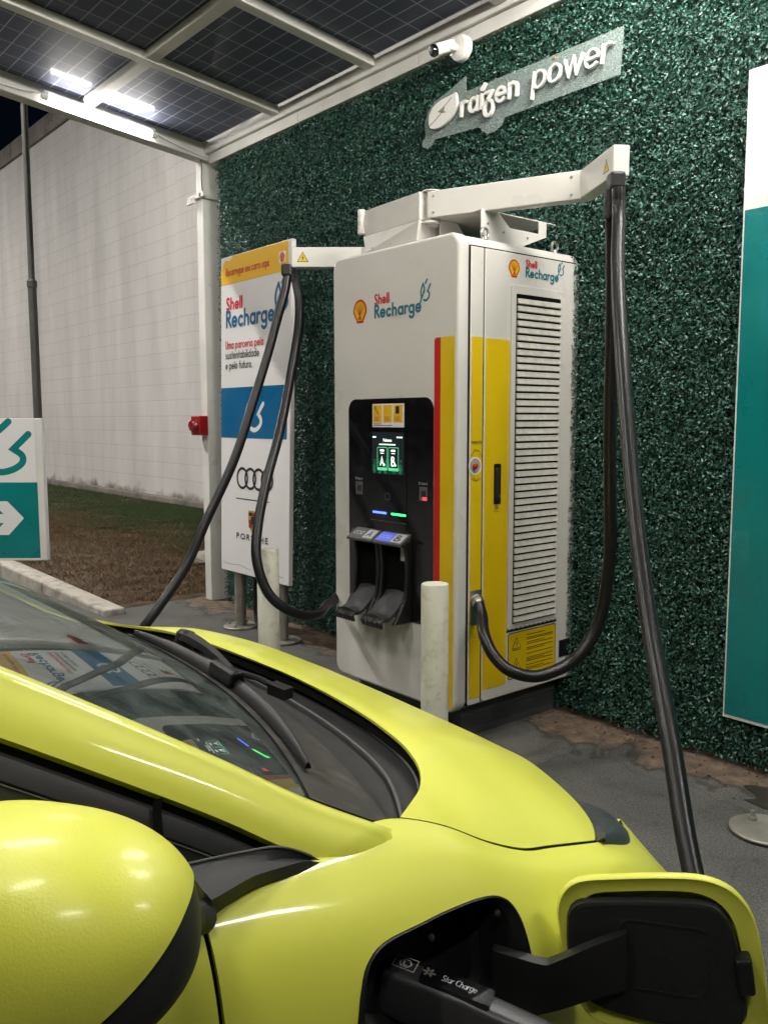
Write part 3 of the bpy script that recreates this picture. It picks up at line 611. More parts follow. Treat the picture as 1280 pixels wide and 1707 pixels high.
# tube lamps under the canopy
def tube_lamp(x, y0, y1, label, tm=tube_on):
    z0, z1 = zp(y0)-.082, zp(y1)-.082
    r_ = root('tube_lamp', (x, (y0+y1)/2, (z0+z1)/2), label, 'lamp', 'tube lamps under the canopy')
    m = MB(); m.beam((x-.012, y0, z0+.028), (x-.012, y1, z1+.028), .05, .022); m.build('housing', white_plas, r_, bevel=.003)
    d = V3(0, y1-y0, z1-z0); d /= np.linalg.norm(d); a = V3(x, y0, z0)+d*.03; b_ = V3(x, y1, z1)-d*.03
    m = MB(); m.tube(np.linspace(a, b_, 6), .019, 16); m.build('tube', tm, r_, smooth=True)
    for e, s_ in ((a, -1), (b_, 1)):
        m = MB(); m.lathe([(.0, 0), (.024, .001), (.024, .035), (.016, .045), (0, .046)], e+d*s_*.002, d*s_, 16); m.build('end_cap', white_plas, r_, smooth=True)
    return r_
tube_lamp(-6.035, 2.10, 2.88, 'lit tube lamp on the end beam above the block wall', tube_old)
tube_lamp(-3.02, .10, 1.10, 'unseen fill tube added on the rafter above the nose of the car')  # out of view, added for softer fill over the bay
tube_lamp(-3.02, -1.60, -.60, 'unseen fill tube added on the third rafter from the left, near the front beam')  # another added tube, there only for fill
tube_lamp(1.08, -1.50, -.40, 'unseen fill tube added at the open right end of the canopy')  # added to widen the fill from the right
m = MB(); m.tube(smooth_path([(-6.06, 2.9, zp(2.9)-.06), (-6.068, 3.0, zp(3.0)-.075), (-6.07, 3.15, zp(3.15)-.09), (-6.075, 3.30, zp(3.3)-.10)]), .005, 6)
m.build('lamp_wire', white_plas, CAN, smooth=True); m = MB(); m.tube(smooth_path([(-6.06, 2.08, zp(2.08)-.06), (-6.07, 1.8, zp(1.8)-.085), (-6.075, .5, zp(.5)-.09)]), .006, 6); m.build('lamp_wire', white_plas, CAN, smooth=True)
tube_lamp(-0.95, 2.20, 3.20, 'lit tube lamp on the rafter above the right hand cable')
tube_lamp(-1.98, 2.30, 3.20, 'lit tube lamp on the rafter above the raised white letters')
tube_lamp(-0.95, -1.50, -.40, 'unseen fill tube added on the rafter above the car roof')  # unseen, put in as general fill on the car
tube_lamp(-6.035, -1.50, -.40, 'unseen fill tube added further out along the end beam')  # unseen tube put in for fill on the far side
tube_lamp(1.10, 2.20, 3.20, 'lit tube lamp above the white and teal board')

# ---------------------------------------------------------------- security camera on the edge beam
r_ = root('security_camera', (-3.33, 3.32, 3.36), 'small white bullet security camera under the canopy edge', 'camera')
c0 = V3(-3.335, 3.318, 3.345)
m = MB(); m.lathe([(0, 0), (.062, .001), (.065, .010), (.062, .036), (.050, .043), (0, .043)], c0, (0, -1, 0), 32)
for a in range(4): m.lathe([(0, .0485), (.007, .049), (.007, .0515), (0, .052)], c0+V3(.052*math.cos(a*PI/2+.5), 0, .052*math.sin(a*PI/2+.5)), (0,-1,0), 8)
m.build('mount', white_plas, r_, smooth=True)
m = MB(); m.tube([c0+V3(-.005,-.048,0), c0+V3(-.02,-.085,.0), c0+V3(-.045,-.11,-.005)], .018, 12); m.build('arm', white_plas, r_, smooth=True)
dv = V3(-.28, -.88, -.38); dv /= np.linalg.norm(dv); bc = c0+V3(-.035, -.085, .005)
m = MB(); m.lathe([(0, -.035), (.026, -.034), (.029, -.02), (.029, .07), (.026, .072), (0, .072)], bc, dv, 24); bd = m.build('body', white_plas, r_, smooth=True)
m = MB(); m.lathe([(0, .0725), (.0285, .073), (.031, .088), (.027, .098), (0, .099)], bc, dv, 24); m.build('front_glass', black_pan, bd, smooth=True)
m = MB(); m.lathe([(0, .0992), (.012, .0995), (.011, .103), (0, .104)], bc, dv, 16); m.build('lens', lamp_glass, bd, smooth=True)

# ---------------------------------------------------------------- lettered sign on the leaves
yS = 3.325
r_ = root('wall_sign', (-3.0, yS, 3.0), 'clear acrylic sign with raised white letters on the leaf wall', 'sign')
out = [(-2.364,3.141),(-2.377,2.944),(-3.05,2.938),(-3.073,2.904),(-3.12,2.886),(-3.167,2.887),(-3.204,2.911),(-3.222,2.934),(-3.559,2.953),(-3.58,2.927),(-3.614,2.917),(-3.652,2.935),(-3.656,2.963),(-3.628,2.984),(-3.636,3.054),(-3.608,3.11),(-3.554,3.15),(-3.447,3.173),(-3.325,3.212),(-3.321,3.134)]
m = MB(); m.prism(out[::-1], FRONT((0,yS,0)), 0, .006); m.build('backplate', acrylic_m, r_)
fr = FRONT((0, yS-.008, 0)); m = MB()
text(m, 'raíʒen', fr, -3.345, 3.006, .080, w=.20, track=.17, d0=.004, d1=.020, slant=.05, width=.395)
lt = m.build('raised_word', white_plas, r_); m = MB()
text(m, 'power', fr, -2.862, 3.006, .084, w=.135, track=.15, d0=.004, d1=.020, slant=.12, width=.445)
lt = m.build('raised_word', white_plas, r_)
leafo = [(-3.375,3.140),(-3.366,3.085),(-3.388,3.045),(-3.43,3.015),(-3.48,2.998),(-3.535,2.998),(-3.57,3.012),(-3.582,3.045),(-3.572,3.085),(-3.54,3.115),(-3.49,3.130),(-3.43,3.136)]
Pl_ = smooth_path([(*p, 0) for p in leafo+[leafo[0]]], 4)[:-1, :2]
m = MB(); m.prism([tuple(p) for p in Pl_[::-1]], fr, .004, .020); em = m.build('leaf_emblem', white_plas, r_)
m = MB(); m.stroke([(-3.405,3.122),(-3.475,3.085),(-3.500,3.078)], False, fr, .006, .0206); m.stroke([(-3.468,3.074),(-3.505,3.050),(-3.572,3.020)], False, fr, .006, .0208)
m.prism([(-3.512,3.080),(-3.462,3.074),(-3.478,3.066),(-3.455,3.060)][::-1], fr, .0200, .0207)
m.prism([(-3.500,3.081),(-3.470,3.066),(-3.452,3.088)][::1], fr, .0201, .0209); m.build('lightning_mark', steel_dull, em)
m = MB()
for (x, z) in ((-2.74, 3.125), (-3.30, 3.10)): m.lathe([(0,0),(.007,.0005),(.006,.004),(0,.005)], (x, yS-.0065, z), (0,-1,0), 10)
m.build('screw', gold, r_)

# ---------------------------------------------------------------- big board at the right
bx0, bx1, by = -1.79, -.55, 3.33
r_ = root('notice_board', (-1.2, by, .21), 'tall white and teal board fixed on the leaf wall at the right', 'board')
fr = FRONT((0, by, 0))
m = MB(); m.box((bx0, by, .208), (bx1, by+.02, 2.79)); m.build('panel', white_sign, r_, bevel=.002)
m = MB(); m.prism([(bx0+.008, .222), (bx1-.01, .222), (bx1-.01, 2.262), (bx0+.008, 2.262)], fr, 0, .0015); m.build('teal_film', teal_pan, r_)
m = MB(); plugmark(m, FRONT((0, by-.0015, 0)), -1.35, 1.1, .62, .12); m.build('plug_mark', white_sign, r_)
m = MB()
for x in (-1.5, -.85): m.box((x-.03, by+.021, .25), (x+.03, hy+.015, 2.7))
m.build('batten', steel_dull, r_)

# ---------------------------------------------------------------- fallen post flange on the floor
c = V3(-1.375, 2.88, 0)
r_ = root('floor_flange', (c[0], c[1], 0), 'round steel floor plate with a bolt beside the hedge wall', 'flange')
m = MB(); m.lathe([(0, .004), (.112, .005), (.118, .008), (.118, .014), (.114, .017), (0, .018)], c, (0,0,1), 48); m.build('plate', steel_dull, r_, smooth=True)
for dx, dy in ((-.06, .03), (.07, -.05), (.05, .07)):
    m = MB(); m.lathe([(0, .018), (.017, .0185), (.017, .030), (.009, .0305), (.009, .052), (0, .053)], c+V3(dx, dy, 0), (0,0,1), 6); m.build('bolt', steel, r_)

# ---------------------------------------------------------------- lamp mast far left, behind the way sign
r_ = root('lamp_mast', (-10.3, 3.36, .1), 'slim dark steel lamp mast standing on the lawn', 'lamp post')
m = MB(); m.tube([(-10.3, 3.36, .1), (-10.3, 3.36, 3.0)], .048, 16); m.tube([(-10.3, 3.36, 3.0), (-10.3, 3.36, 8.2)], .036, 16); m.build('mast', mast_m, r_, smooth=True)
m = MB(); m.lathe([(0, 0), (.056, .002), (.056, .07), (.04, .09), (0, .092)], (-10.3, 3.36, 2.95), (0,0,1), 16); m.build('collar', mast_m, r_, smooth=True)
flood = mat('added_floodlight', (.9,.9,.9), emis=((1., .955, .89), 1500))
m = MB(); m.beam((-10.3, 3.40, 8.21), (-10.3, -.5, 8.30), .07, .07); m.box((-10.45, -.95, 8.25), (-10.15, -.10, 8.37)); hd = m.build('added_lamp_head', mast_m, r_, bevel=.02)  # head and long arm out of view, added to light the block wall evenly
m = MB(); m.box((-10.42, -.88, 8.235), (-10.18, -.25, 8.247)); m.build('added_lamp_lens', flood, hd)
r2_ = root('lamp_mast', (-23, 2.0, 0), 'unseen lamp mast added further along the lawn kerb', 'lamp post')  # whole mast is out of view, added to brighten the wall's left part
m = MB(); m.tube([(-23, 2.0, 0), (-23, 2.0, 8.2)], .05, 16); m.build('mast', mast_m, r2_, smooth=True)
m = MB(); m.beam((-23, 2.04, 8.21), (-23, -.9, 8.30), .07, .07); m.box((-23.15, -1.3, 8.25), (-22.85, -.45, 8.37)); hd2 = m.build('added_lamp_head', mast_m, r2_, bevel=.02)
m = MB(); m.box((-23.12, -1.23, 8.235), (-22.88, -.6, 8.247)); m.build('added_lamp_lens', flood, hd2)
m = MB(); m.lathe([(0,0),(.11,.001),(.11,.02),(0,.021)], (-10.3, 3.36, .10), (0,0,1), 20); m.build('base_plate', mast_m, r_)

# rubble lump by the canopy post
m = MB(); ic = V3(-7.50, 4.05, .10); Gs = []
for i in range(9):
    a = PI*i/8; Gs.append([ic+V3(.24*math.sin(a)*math.cos(b_)*(1+.18*math.sin(3*b_+i)), .20*math.sin(a)*math.sin(b_)*(1+.15*math.cos(2*b_+i)), .085*math.cos(a)+.03*math.sin(2*b_+2*i)) for b_ in np.linspace(0, 2*PI, 15)])
m.grid(Gs, flip=True); tag(m.build('rubble', stone_m, origin=(-7.55,4.05,.1)), 'pale lump of rubble lying on the lawn behind the canopy post', 'rubble')

# ---------------------------------------------------------------- red alarm sounder on the post
r_ = root('alarm_sounder', (-6.20, 3.25, 1.4), 'small red fire alarm sounder on the canopy post', 'alarm')
m = MB(); m.box((-6.262, 3.222, 1.325), (-6.115, 3.298, 1.478)); m.build('box', red_box, r_, bevel=.008)
m = MB(); m.lathe([(0, 0), (.052, .001), (.050, .022), (.036, .040), (0, .046)], (-6.19, 3.221, 1.40), (0,-1,0), 24); m.build('dome', mat('red_lens', (.22,.006,.008), .12, coat=1), r_, smooth=True)

# ---------------------------------------------------------------- way sign at the left
r_ = root('way_sign', (-6.42, 1.70, 0), 'white and teal way sign with an arrow pointing right on a short pole', 'sign')
tx = V3(.64, .768, 0); tx /= np.linalg.norm(tx); ty = V3(0,0,1); tn = np.cross(tx, ty); o0 = V3(-6.062, 2.00, .475)     # lower right corner of the face
fr = (o0, tx, ty, tn); Wd, Ht = .82, .985
m = MB(); m.prism([(-Wd,0),(0,0),(0,Ht),(-Wd,Ht)], (o0-tn*.055, tx, ty, tn), 0, .055); m.build('panel', white_sign, r_, bevel=.004)
m = MB(); m.prism([(-Wd+.02,.018),(-.045,.018),(-.045,.545),(-Wd+.02,.545)], fr, 0, .0015); m.build('teal_film', teal_pan, r_)
m = MB(); m.prism([(-.045,.005),(-.002,.005),(-.002,Ht-.005),(-.045,Ht-.005)], fr, -.004, .008); m.build('edge_trim', white_frame, r_, bevel=.003)
m = MB(); m.prism([(-.150,.297),(-.260,.415),(-.375,.415),(-.29,.326),(-.62,.326),(-.62,.264),(-.29,.264),(-.375,.18),(-.260,.18)], fr, 0, .0022); m.build('arrow', white_sign, r_)
m = MB(); plugmark(m, fr, -.50, .595, .36, .125, sx=1.15)
m.build('plug_mark', mat('sign_teal_ink', (.0,.19,.19), .4), r_)
pc = o0-tx*.40-tn*.03
m = MB(); m.tube([pc*V3(1,1,0)+V3(0,0,0), pc*V3(1,1,0)+V3(0,0,.474)], .038, 16); m.lathe([(0,0),(.1,.001),(.1,.012),(0,.013)], (pc[0],pc[1],0)); m.build('pole', steel_dull, r_, smooth=True)

# ---------------------------------------------------------------- bollards
for (x, y, lb) in ((-3.52, 2.20, 'worn white steel bollard in front of the left cable loop'), (-2.345, 2.20, 'worn white steel bollard before the yellow corner of the charger')):
    m = MB(); m.lathe([(0,0),(.0525,.001),(.0525,.826),(.049,.832),(0,.833)], (x, y, 0), (0,0,1), 40); tag(m.build('bollard', white_old, smooth=True, origin=(x,y,0)), lb, 'bollard', 'bollards before the charger')

# ---------------------------------------------------------------- poster stand left of the charger
r_ = root('poster_stand', (-4.9, 2.98, 0), 'tall poster panel on two steel legs left of the charger', 'sign stand')
ti = math.radians(2.6); kx = V3(1,0,0); kz = V3(-math.sin(ti)*-1*0+.045*-1*-1, 0, 1.0)
kz = V3(.042, 0, 1.0)                                   # the panel leans a little sideways
k0 = V3(-5.37, 2.97, .40); fr = (k0, kx, kz, V3(0,-1,0)); KW, KH = .855, 2.125
m = MB(); m.prism([(0,0),(KW,0),(KW,KH),(0,KH)], (k0+V3(0,.034,0), kx, kz, V3(0,-1,0)), 0, .032); m.build('panel', white_sign, r_, bevel=.004)
m = MB(); m.box((0,0,0),(0,0,0)) if False else None
def kp(x, z): return (x+5.37-.042*(z-.40), z-.40)       # wall coordinates -> panel coordinates
m = MB(); fr2 = (k0+V3(0,.002-.0005,0), kx, kz, V3(0,-1,0))
m.prism([(.006, 1.945), (KW-.035, 1.945), (KW-.035, KH-.004), (.16, KH-.006), (.12, KH-.030), (.06, KH-.022), (.03, KH-.05), (.006, KH-.09)], fr2, 0, .0012); m.build('yellow_header', poster_yellow if False else yellow_k, r_)
m = MB(); m.prism([(.006, .925), (KW-.035, .925), (KW-.035, 1.262), (.006, 1.262)], fr2, 0, .0012); m.build('blue_band', blue_pan, r_)
m = MB(); text(m, 'Recarregue seu carro aqui.', fr2, *kp(-5.215, 2.395), .036, w=.24, width=.54, d0=.0022, slant=.06); m.build('red_lettering', red_txt, r_); m = MB(); text(m, 'Shell', fr2, *kp(-5.225, 2.172), .058, w=.28, track=.10, width=.215, d0=.0012); m.build('red_lettering', red_txt, r_); m = MB(); text(m, 'Uma parceria pela', fr2, *kp(-5.242, 1.918), .038, w=.23, width=.48, d0=.0012); m.build('red_lettering', red_txt, r_)
m = MB(); text(m, 'Recharge', fr2, *kp(-5.23, 2.055), .080, w=.27, track=.10, width=.60, d0=.0012); plugmark(m, fr2, *kp(-4.63, 2.10), .21, .10, sx=.8); m.build('blue_lettering', mat('lettering_blue', (.003,.10,.22), .45), r_)
m = MB(); text(m, 'sustentabilidade', fr2, *kp(-5.245, 1.852), .036, w=.2, width=.43, d0=.0012); m.build('black_lettering', ink, r_); m = MB(); text(m, 'e pelo futuro.', fr2, *kp(-5.248, 1.784), .036, w=.2, width=.345, d0=.0012)
m.build('black_lettering', ink, r_); m = MB(); m.stroke([kp(-5.144,.917), kp(-4.72,.917)], False, fr2, .006, .0012, None, 0, 0); m.build('divider_line', ink, r_); m = MB()
text(m, 'PORSCHE', fr2, *kp(-5.15, .640), .028, w=.30, track=.35, width=.40, d0=.0012); m.build('black_lettering', ink, r_)
m = MB()
for i in range(4): m.stroke(arc(*kp(-5.055+i*.103, 1.057), .066, .066, 0, 360, 36), True, fr2, .018, .0012+i*.0002)
m.build('ring_emblem', ink, r_)
m = MB(); cx, cy = kp(-4.935, .775); sh = [(-.052,.07),(.052,.07),(.055,.0),(.035,-.05),(0,-.082),(-.035,-.05),(-.055,0)]
m.prism([(cx+a, cy+b_) for a, b_ in sh][::-1], fr2, 0, .0010, 0)
for a, b_, c_, d, s_ in ((.0,.012,.046,.058,1),(-.046,-.045,-.004,.008,1),(-.046,.035,-.004,.058,2),(.004,-.045,.046,-.02,2),(-.018,-.02,.018,.03,2)): m.prism([(cx+a,cy+b_),(cx+c_,cy+b_),(cx+c_,cy+d),(cx+a,cy+d)], fr2, 0, .0016+.0002*s_+.0001*a, s_)
m.build('shield_emblem', [gold, mat('crest_red', (.25,.01,.012), .4), ink], r_)
m = MB(); plugmark(m, fr2, *kp(-5.01, 1.365), .235, .125, d0=.0024, sx=.98, tail=False); m.build('white_plug_mark', white_sign, r_)
m = MB(); cx, cy = kp(-4.53, 2.43); m.prism([(cx-.037,cy-.034),(cx+.037,cy-.034),(cx+.037,cy+.034),(cx-.037,cy+.034)], fr2, 0, .002); q = m.build('emblem_patch', white_sign, r_)
m = MB(); pecten(m, (k0+V3(0,-.0006,0), kx, kz, V3(0,-1,0)), cx, cy, .055); m.build('shell_emblem', [red, mat('emblem_orange', (.75,.30,.05), .4)], r_)
m = MB(); m.stroke([(.03,.055),(.12,.050),(.25,.060),(.40,.040)], False, fr2, .003, .0012, None, 0, 0); m.stroke([(.55,.045),(KW-.06,.047)], False, fr2, .003, .0012, None, 0, 0); m.build('paper_crease', grey_plas, r_)
for (x, y) in ((-5.215, 3.03), (-4.68, 3.03)):
    m = MB(); m.tube([(x,y,0),(x,y,.46)], .038, 20); lg = m.build('leg', steel_dull, r_, smooth=True)
    m = MB(); m.lathe([(0,.001),(.118,.002),(.120,.012),(.116,.015),(0,.016)], (x,y,0), (0,0,1), 40)
    for a in range(4): m.lathe([(0,.016),(.010,.0165),(.009,.028),(0,.029)], (x+.085*math.cos(a*PI/2+.6), y+.085*math.sin(a*PI/2+.6), 0), (0,0,1), 8)
    m.build('base_plate', steel_dull, lg, smooth=True)
m = MB(); m.tube(smooth_path([(-5.12,3.10,.45),(-5.12,3.09,.2),(-5.09,3.08,.06),(-5.0,3.06,.015),(-4.85,3.04,.012)]), .012, 10); m.build('supply_conduit', black_sat, r_, smooth=True)

# ---------------------------------------------------------------- charging station
X0, X1, YF, YB, ZB, ZT = -3.495, -2.62, 2.585, 3.385, .158, 2.222
CH = root('charging_station', (-3.06, 2.98, 0), 'white and yellow electric car charging cabinet with a black screen panel', 'charger')
m = MB(); m.box((X0+.05, 2.70, 0), (X1-.075, 3.35, .16)); m.box((X0+.045, 2.695, .10), (X1-.07, 3.352, .157)); m.build('plinth', grey_dark, CH, bevel=.004)
# body behind the front cover: rounded top and bottom edges along its depth
prof = rrect(X0, ZB, X1-.006, ZT, .055, 8)
m = MB(); m.prism(prof, FRONT((0, 2.655, 0)), -(YB-2.655), 0)
body = m.build('cabinet_body', white_cab, CH, smooth=True, bevel=.006)
# front cover: slab with rounded outline and softened edge, 4 mm proud all round
prof = rrect(X0-.003, ZB-.003, X1+.001, ZT+.003, .058, 10)
m = MB(); m.prism(prof, FRONT((0, YF, 0)), -.064, 0); cov = m.build('front_cover', white_cab, CH, smooth=True, bevel=.014, bseg=4)
m = MB(); m.prism(rrect(X0+.01, ZB+.01, X1-.010, ZT-.01, .05, 8), FRONT((0, 2.652, 0)), -.006, .010); m.build('cover_seal', black_gap, CH)
fs = SIDE((X1, 0, 0))
def panel(y0, y1, z0, z1, r, nm, corners):
    m = MB(); m.prism(rrect(y0, z0, y1, z1, r, 6, corners), fs, -.02, .0); return m.build(nm, white_cab, CH, smooth=True, bevel=.004, bseg=3)
panel(2.659, 2.737, .182, 2.172, .012, 'service_door', (1,1,0,0)); panel(2.744, 3.384, .182, 2.172, .02, 'side_door', (1,0,0,0))
m = MB(); m.box((X1-.025, 2.656, .18), (X1-.0045, 2.660, 2.176)); m.box((X1-.025, 2.737, .19), (X1-.0035, 2.744, 2.176)); m.box((X1-.03, 2.66, 2.1725), (X1-.0045, 3.383, 2.1775)); m.build('door_gap', black_gap, CH)
# yellow livery
m = MB(); m.prism(rrect(2.664, .21, 2.733, 1.797, .004, 2), fs, 0, .0012); m.prism(rrect(2.750, .235, 2.903, 1.795, .018, 6, (0,0,1,0)), fs, 0, .0012); m.build('yellow_side_stripe', yellow, CH)
ff = FRONT((0, YF, 0))
m = MB(); m.prism([(-2.7245,.178),(-2.640,.178),(-2.640,1.797),(-2.7245,1.797)], ff, 0, .0012); m.build('yellow_front_stripe', yellow, cov)
m = MB(); m.prism(rrect(-2.764, .178, -2.725, 1.797, .014, 6, (0,0,0,1)), ff, 0, .0013); m.build('red_stripe', red, cov)
# writing on the front and the side
def livery(fr, x, z, k, par):
    m = MB(); pecten(m, fr, x, z, .108*k, .98); m.build('shell_emblem', [red, yellow], par)
    m = MB(); text(m, 'Shell', fr, x+.108*k, z+.018*k, .034*k, w=.29, track=.10, width=.108*k); m.build('red_lettering', red_txt, par)
    m = MB(); text(m, 'Recharge', fr, x+.108*k, z-.044*k, .043*k, w=.28, track=.10, width=.325*k); plugmark(m, fr, x+.425*k, z-.002*k, .092*k, .10, sx=.72)
    m.build('teal_lettering', teal_txt, par)
livery(ff, -3.281, 1.957, 1.0, cov); livery(fs, 2.925, 2.106, .70, CH)
# louvre
m = MB(); m.prism(rrect(2.905, .487, 3.262, 2.036, .01, 3), fs, 0, .010); lf = m.build('louvre_frame', white_cab, CH, bevel=.003)
m = MB(); m.prism(rrect(2.932, .513, 3.235, 1.998, .004, 2), fs, .0, .0112); m.build('louvre_recess', black_gap, lf)
slat = mat('louvre_slat', (.53, .515, .465), .45, var=(25, .12), dirt=((.34,.32,.27), 45, .5, .85))
m = MB(); ns = 46; z0, z1 = .520, 1.985; dz = (z1-z0)/ns
for i in range(ns):
    z = z0+i*dz; x = X1+.0115
    m.hexa([(x, 2.936, z), (x+.012, 2.936, z+.002), (x+.012, 3.231, z+.002), (x, 3.231, z), (x, 2.936, z+dz*.77), (x+.005, 2.936, z+dz*.79), (x+.005, 3.231, z+dz*.79), (x, 3.231, z+dz*.77)])
m.build('louvre_slats', slat, lf, bevel=.0012)
m = MB(); m.stroke([(2.905, .478), (3.262, .478)], False, fs, .007, .0012, None, 0, 0)
for i in range(11): m.stroke([(2.93+i*.031, .482), (2.93+i*.031, .494)], False, fs, .006, .0104+i*.00002, None, 0, 0)
m.build('louvre_foot_marks', ink, CH)  # dark line and short dashes along the louvre frame's lower edge
# warning label
m = MB(); m.prism(rrect(2.918, .248, 3.258, .468, .014, 4), fs, 0, .0010, 1); m.prism(rrect(2.922, .252, 3.254, .464, .011, 4), fs, .0005, .0016, 0)
for zc in (.408, .310): warn_triangle(m, (V3(X1+.0012,0,0),)+fs[1:], 2.975, zc, .062, 0, 1, .0012)
for k, z in enumerate((.443,.428,.421,.407,.398,.380,.372,.352,.332,.324,.316,.298,.284,.276)):
    L_ = .19 if k % 3 else .13; m.stroke([(3.045, z), (3.045+L_, z)], False, fs, .0034, .0019, None, 1, 0)
for zc in (.383, .285): m.stroke([(2.948, zc), (3.004, zc)], False, fs, .0032, .0019, None, 1, 0)
m.build('warning_label', [yellow, ink], CH)
m = MB(); m.prism([(3.285,.29),(3.365,.29),(3.365,.375),(3.285,.375)], fs, 0, .0015); m.build('black_patch', black_sat, CH)
# emergency stop in a cup, door handle, cable gland
es = V3(X1, 2.691, 1.247)
m = MB(); m.lathe([(.0385,.0),(.0385,.0022),(.033,.0022),(.033,-.0)], es, (1,0,0), 36); sc = m.build('stop_cup', white_plas, CH, smooth=True)
m = MB(); m.lathe([(0,.0013),(.033,.0014),(.033,.0017),(0,.0018)], es, (1,0,0), 32); m.build('cup_floor', mat('cup_shade', (.33,.32,.29), .5), sc)
m = MB(); m.lathe([(0,.0018),(.010,.002),(.010,.008),(.0125,.009),(.0125,.014),(.010,.016),(0,.017)], es+V3(0,-.006,.0), (1,0,0), 24); m.build('stop_knob', red, sc, smooth=True)
m = MB(); text(m, 'Emergency Stop', fs, 2.6675, 1.343, .011, w=.16, width=.062, d0=.0016)
for i, c_ in enumerate('PushButton'):
    a = math.radians(143-i*11.7); xx, zz = 2.699+.038*math.cos(a)*1.05-.004, 1.247+.066*math.sin(a)-.003; text(m, c_, fs, xx, zz, .0075, w=.2, width=.0052, d0=.0016)
for i, c_ in enumerate('Reset'):
    a = math.radians(-112+i*11); text(m, c_, fs, 2.699+.034*math.cos(a)-.003, 1.247+.069*math.sin(a), .009, w=.2, width=.0055, d0=.0016)
m.stroke([(2.668,1.195),(2.682,1.182)], False, fs, .0018, .0016, None, 0, 0); m.stroke([(2.714,1.184),(2.731,1.195)], False, fs, .0018, .0016, None, 0, 0)
m.stroke([(2.812,1.052),(2.83,1.050),(2.848,1.055)], False, fs, .002, .0016, None, 0, 0); text(m, 'Push', fs, 2.815, 1.036, .006, w=.2, width=.026, d0=.0016); m.build('small_lettering', ink, CH)
m = MB(); m.prism(rrect(2.809, 1.072, 2.852, 1.252, .006, 3), fs, 0, .007); dh = m.build('door_handle', black_sat, CH, bevel=.003)
m = MB(); m.prism(rrect(2.815, 1.095, 2.840, 1.232, .004, 3), fs, .007, .013); m.build('grip', black_trim, dh, bevel=.003)
m = MB(); m.lathe([(0,.0072),(.007,.0073),(.006,.010),(0,.011)], V3(X1, 2.841, 1.108), (1,0,0), 12); m.build('lock', steel, dh, smooth=True)
m = MB(); m.lathe([(0,0),(.010,.0013),(.010,.003),(0,.0035)], V3(X1, 2.829, 1.063), (1,0,0), 12); m.build('key_cover', steel_dull, dh, smooth=True)
m = MB(); m.prism(rrect(2.668, .545, 2.731, .700, .004, 2), fs, 0, .004); gp = m.build('gland_plate', steel, CH, bevel=.001)
gl = V3(X1+.002, 2.700, .655)
m = MB(); m.lathe([(0,0),(.034,.001),(.034,.014),(.027,.015),(.030,.017),(.030,.034),(.024,.040),(0,.041)], gl, (.90,-.25,-.35), 8); m.build('cable_gland', steel, gp)
m = MB(); m.prism([(2.668,.70),(2.69,.70),(2.668,.66)], fs, .0005, .0012); m.build('plate_notch', black_gap, gp)
# black panel with screen and holsters
m = MB(); m.prism(rrect(-3.372, .522, -2.766, 1.545, .055, 8, (0,0,1,1)), ff, 0, .004); bp_ = m.build('control_panel', black_pan, cov, smooth=True, bevel=.0015)
m = MB(); fp = FRONT((0, YF-.004, 0)); m.prism([(-3.20,.975),(-2.940,.975),(-2.940,1.402),(-3.20,1.402)], fp, 0, .002); m.prism([(-3.200,.9715),(-2.940,.9715),(-2.940,.9735),(-3.200,.9735)], fp, .0, .004, 1); sp = m.build('screen_module', [black_pan, grey_plas], bp_, bevel=.0006)
f3 = FRONT((0, YF-.006, 0))
m = MB(); m.prism([(-3.185,1.195),(-2.958,1.195),(-2.958,1.388),(-3.185,1.388)], f3, 0, .0008); m.build('display', scr_dark, bp_)
m = MB(); m.prism([(-3.182,1.197),(-2.961,1.197),(-2.961,1.262),(-3.182,1.262)], f3, .0004, .0011); m.build('display_scenery', scr_scene, bp_)
m = MB(); text(m, 'Welcome', f3, -3.105, 1.345, .010, w=.26, width=.062, d0=.0012); m.stroke([(-3.132,1.332),(-3.018,1.332)], False, f3, .005, .0012, None, 0, 2)
for x in (-3.178, -3.165, -3.005, -2.99, -2.976): m.stroke([(x,1.366),(x+.006,1.366)], False, f3, .007, .0012, None, 0, 2)
for x0, c_ in ((-3.146, 'A'), (-3.066, 'B')):
    m.stroke([(x0+.022,1.304),(x0+.046,1.304)], False, f3, .009, .0013, None, 0, 2); m.stroke([(x0+.022,1.291),(x0+.046,1.291)], False, f3, .003, .0013, None, 0, 2)
    text(m, c_, f3, x0+.020, 1.232, .030, w=.20, width=.026, d0=.0013); text(m, 'o', f3, x0+.044, 1.232, .011, w=.3, d0=.0014)
m.build('display_text', scr_white, bp_)
m = MB()
for x0 in (-3.146, -3.066):
    m.stroke(rrect(x0, 1.212, x0+.070, 1.318, .004, 3), True, f3, .0028, .0012); m.prism([(x0+.002,1.214),(x0+.068,1.214),(x0+.068,1.224),(x0+.002,1.224)], f3, .0005, .0012)
m.build('display_frames', scr_green, bp_)
m = MB(); m.stroke([(-3.178,1.011),(-3.085,1.011)], False, f3, .010, .0014); m.build('blue_light_bar', led_blue, bp_)
m = MB(); m.stroke([(-3.042,1.011),(-2.948,1.011)], False, f3, .010, .0014); m.build('green_light_bar', led_green, bp_)
m = MB(); m.stroke(rrect(-3.092,1.075,-3.058,1.105,.008,4), True, f3, .0025, .001); m.build('card_reader_mark', grey_plas, bp_)
m = MB(); m.prism([(-3.184,1.412),(-2.958,1.412),(-2.958,1.520),(-3.184,1.520)], fp, 0, .0015, 0)
for i in range(3):
    x = -3.178+i*.0735; m.prism([(x,1.434),(x+.062,1.434),(x+.062,1.514),(x,1.514)], fp, .0006, .0020, 1)
    for q in range(4): m.stroke([(x+.010,1.459-q*.006),(x+.050-(q % 2)*.008,1.459-q*.006)], False, fp, .0022, .0023, None, 2, 0)
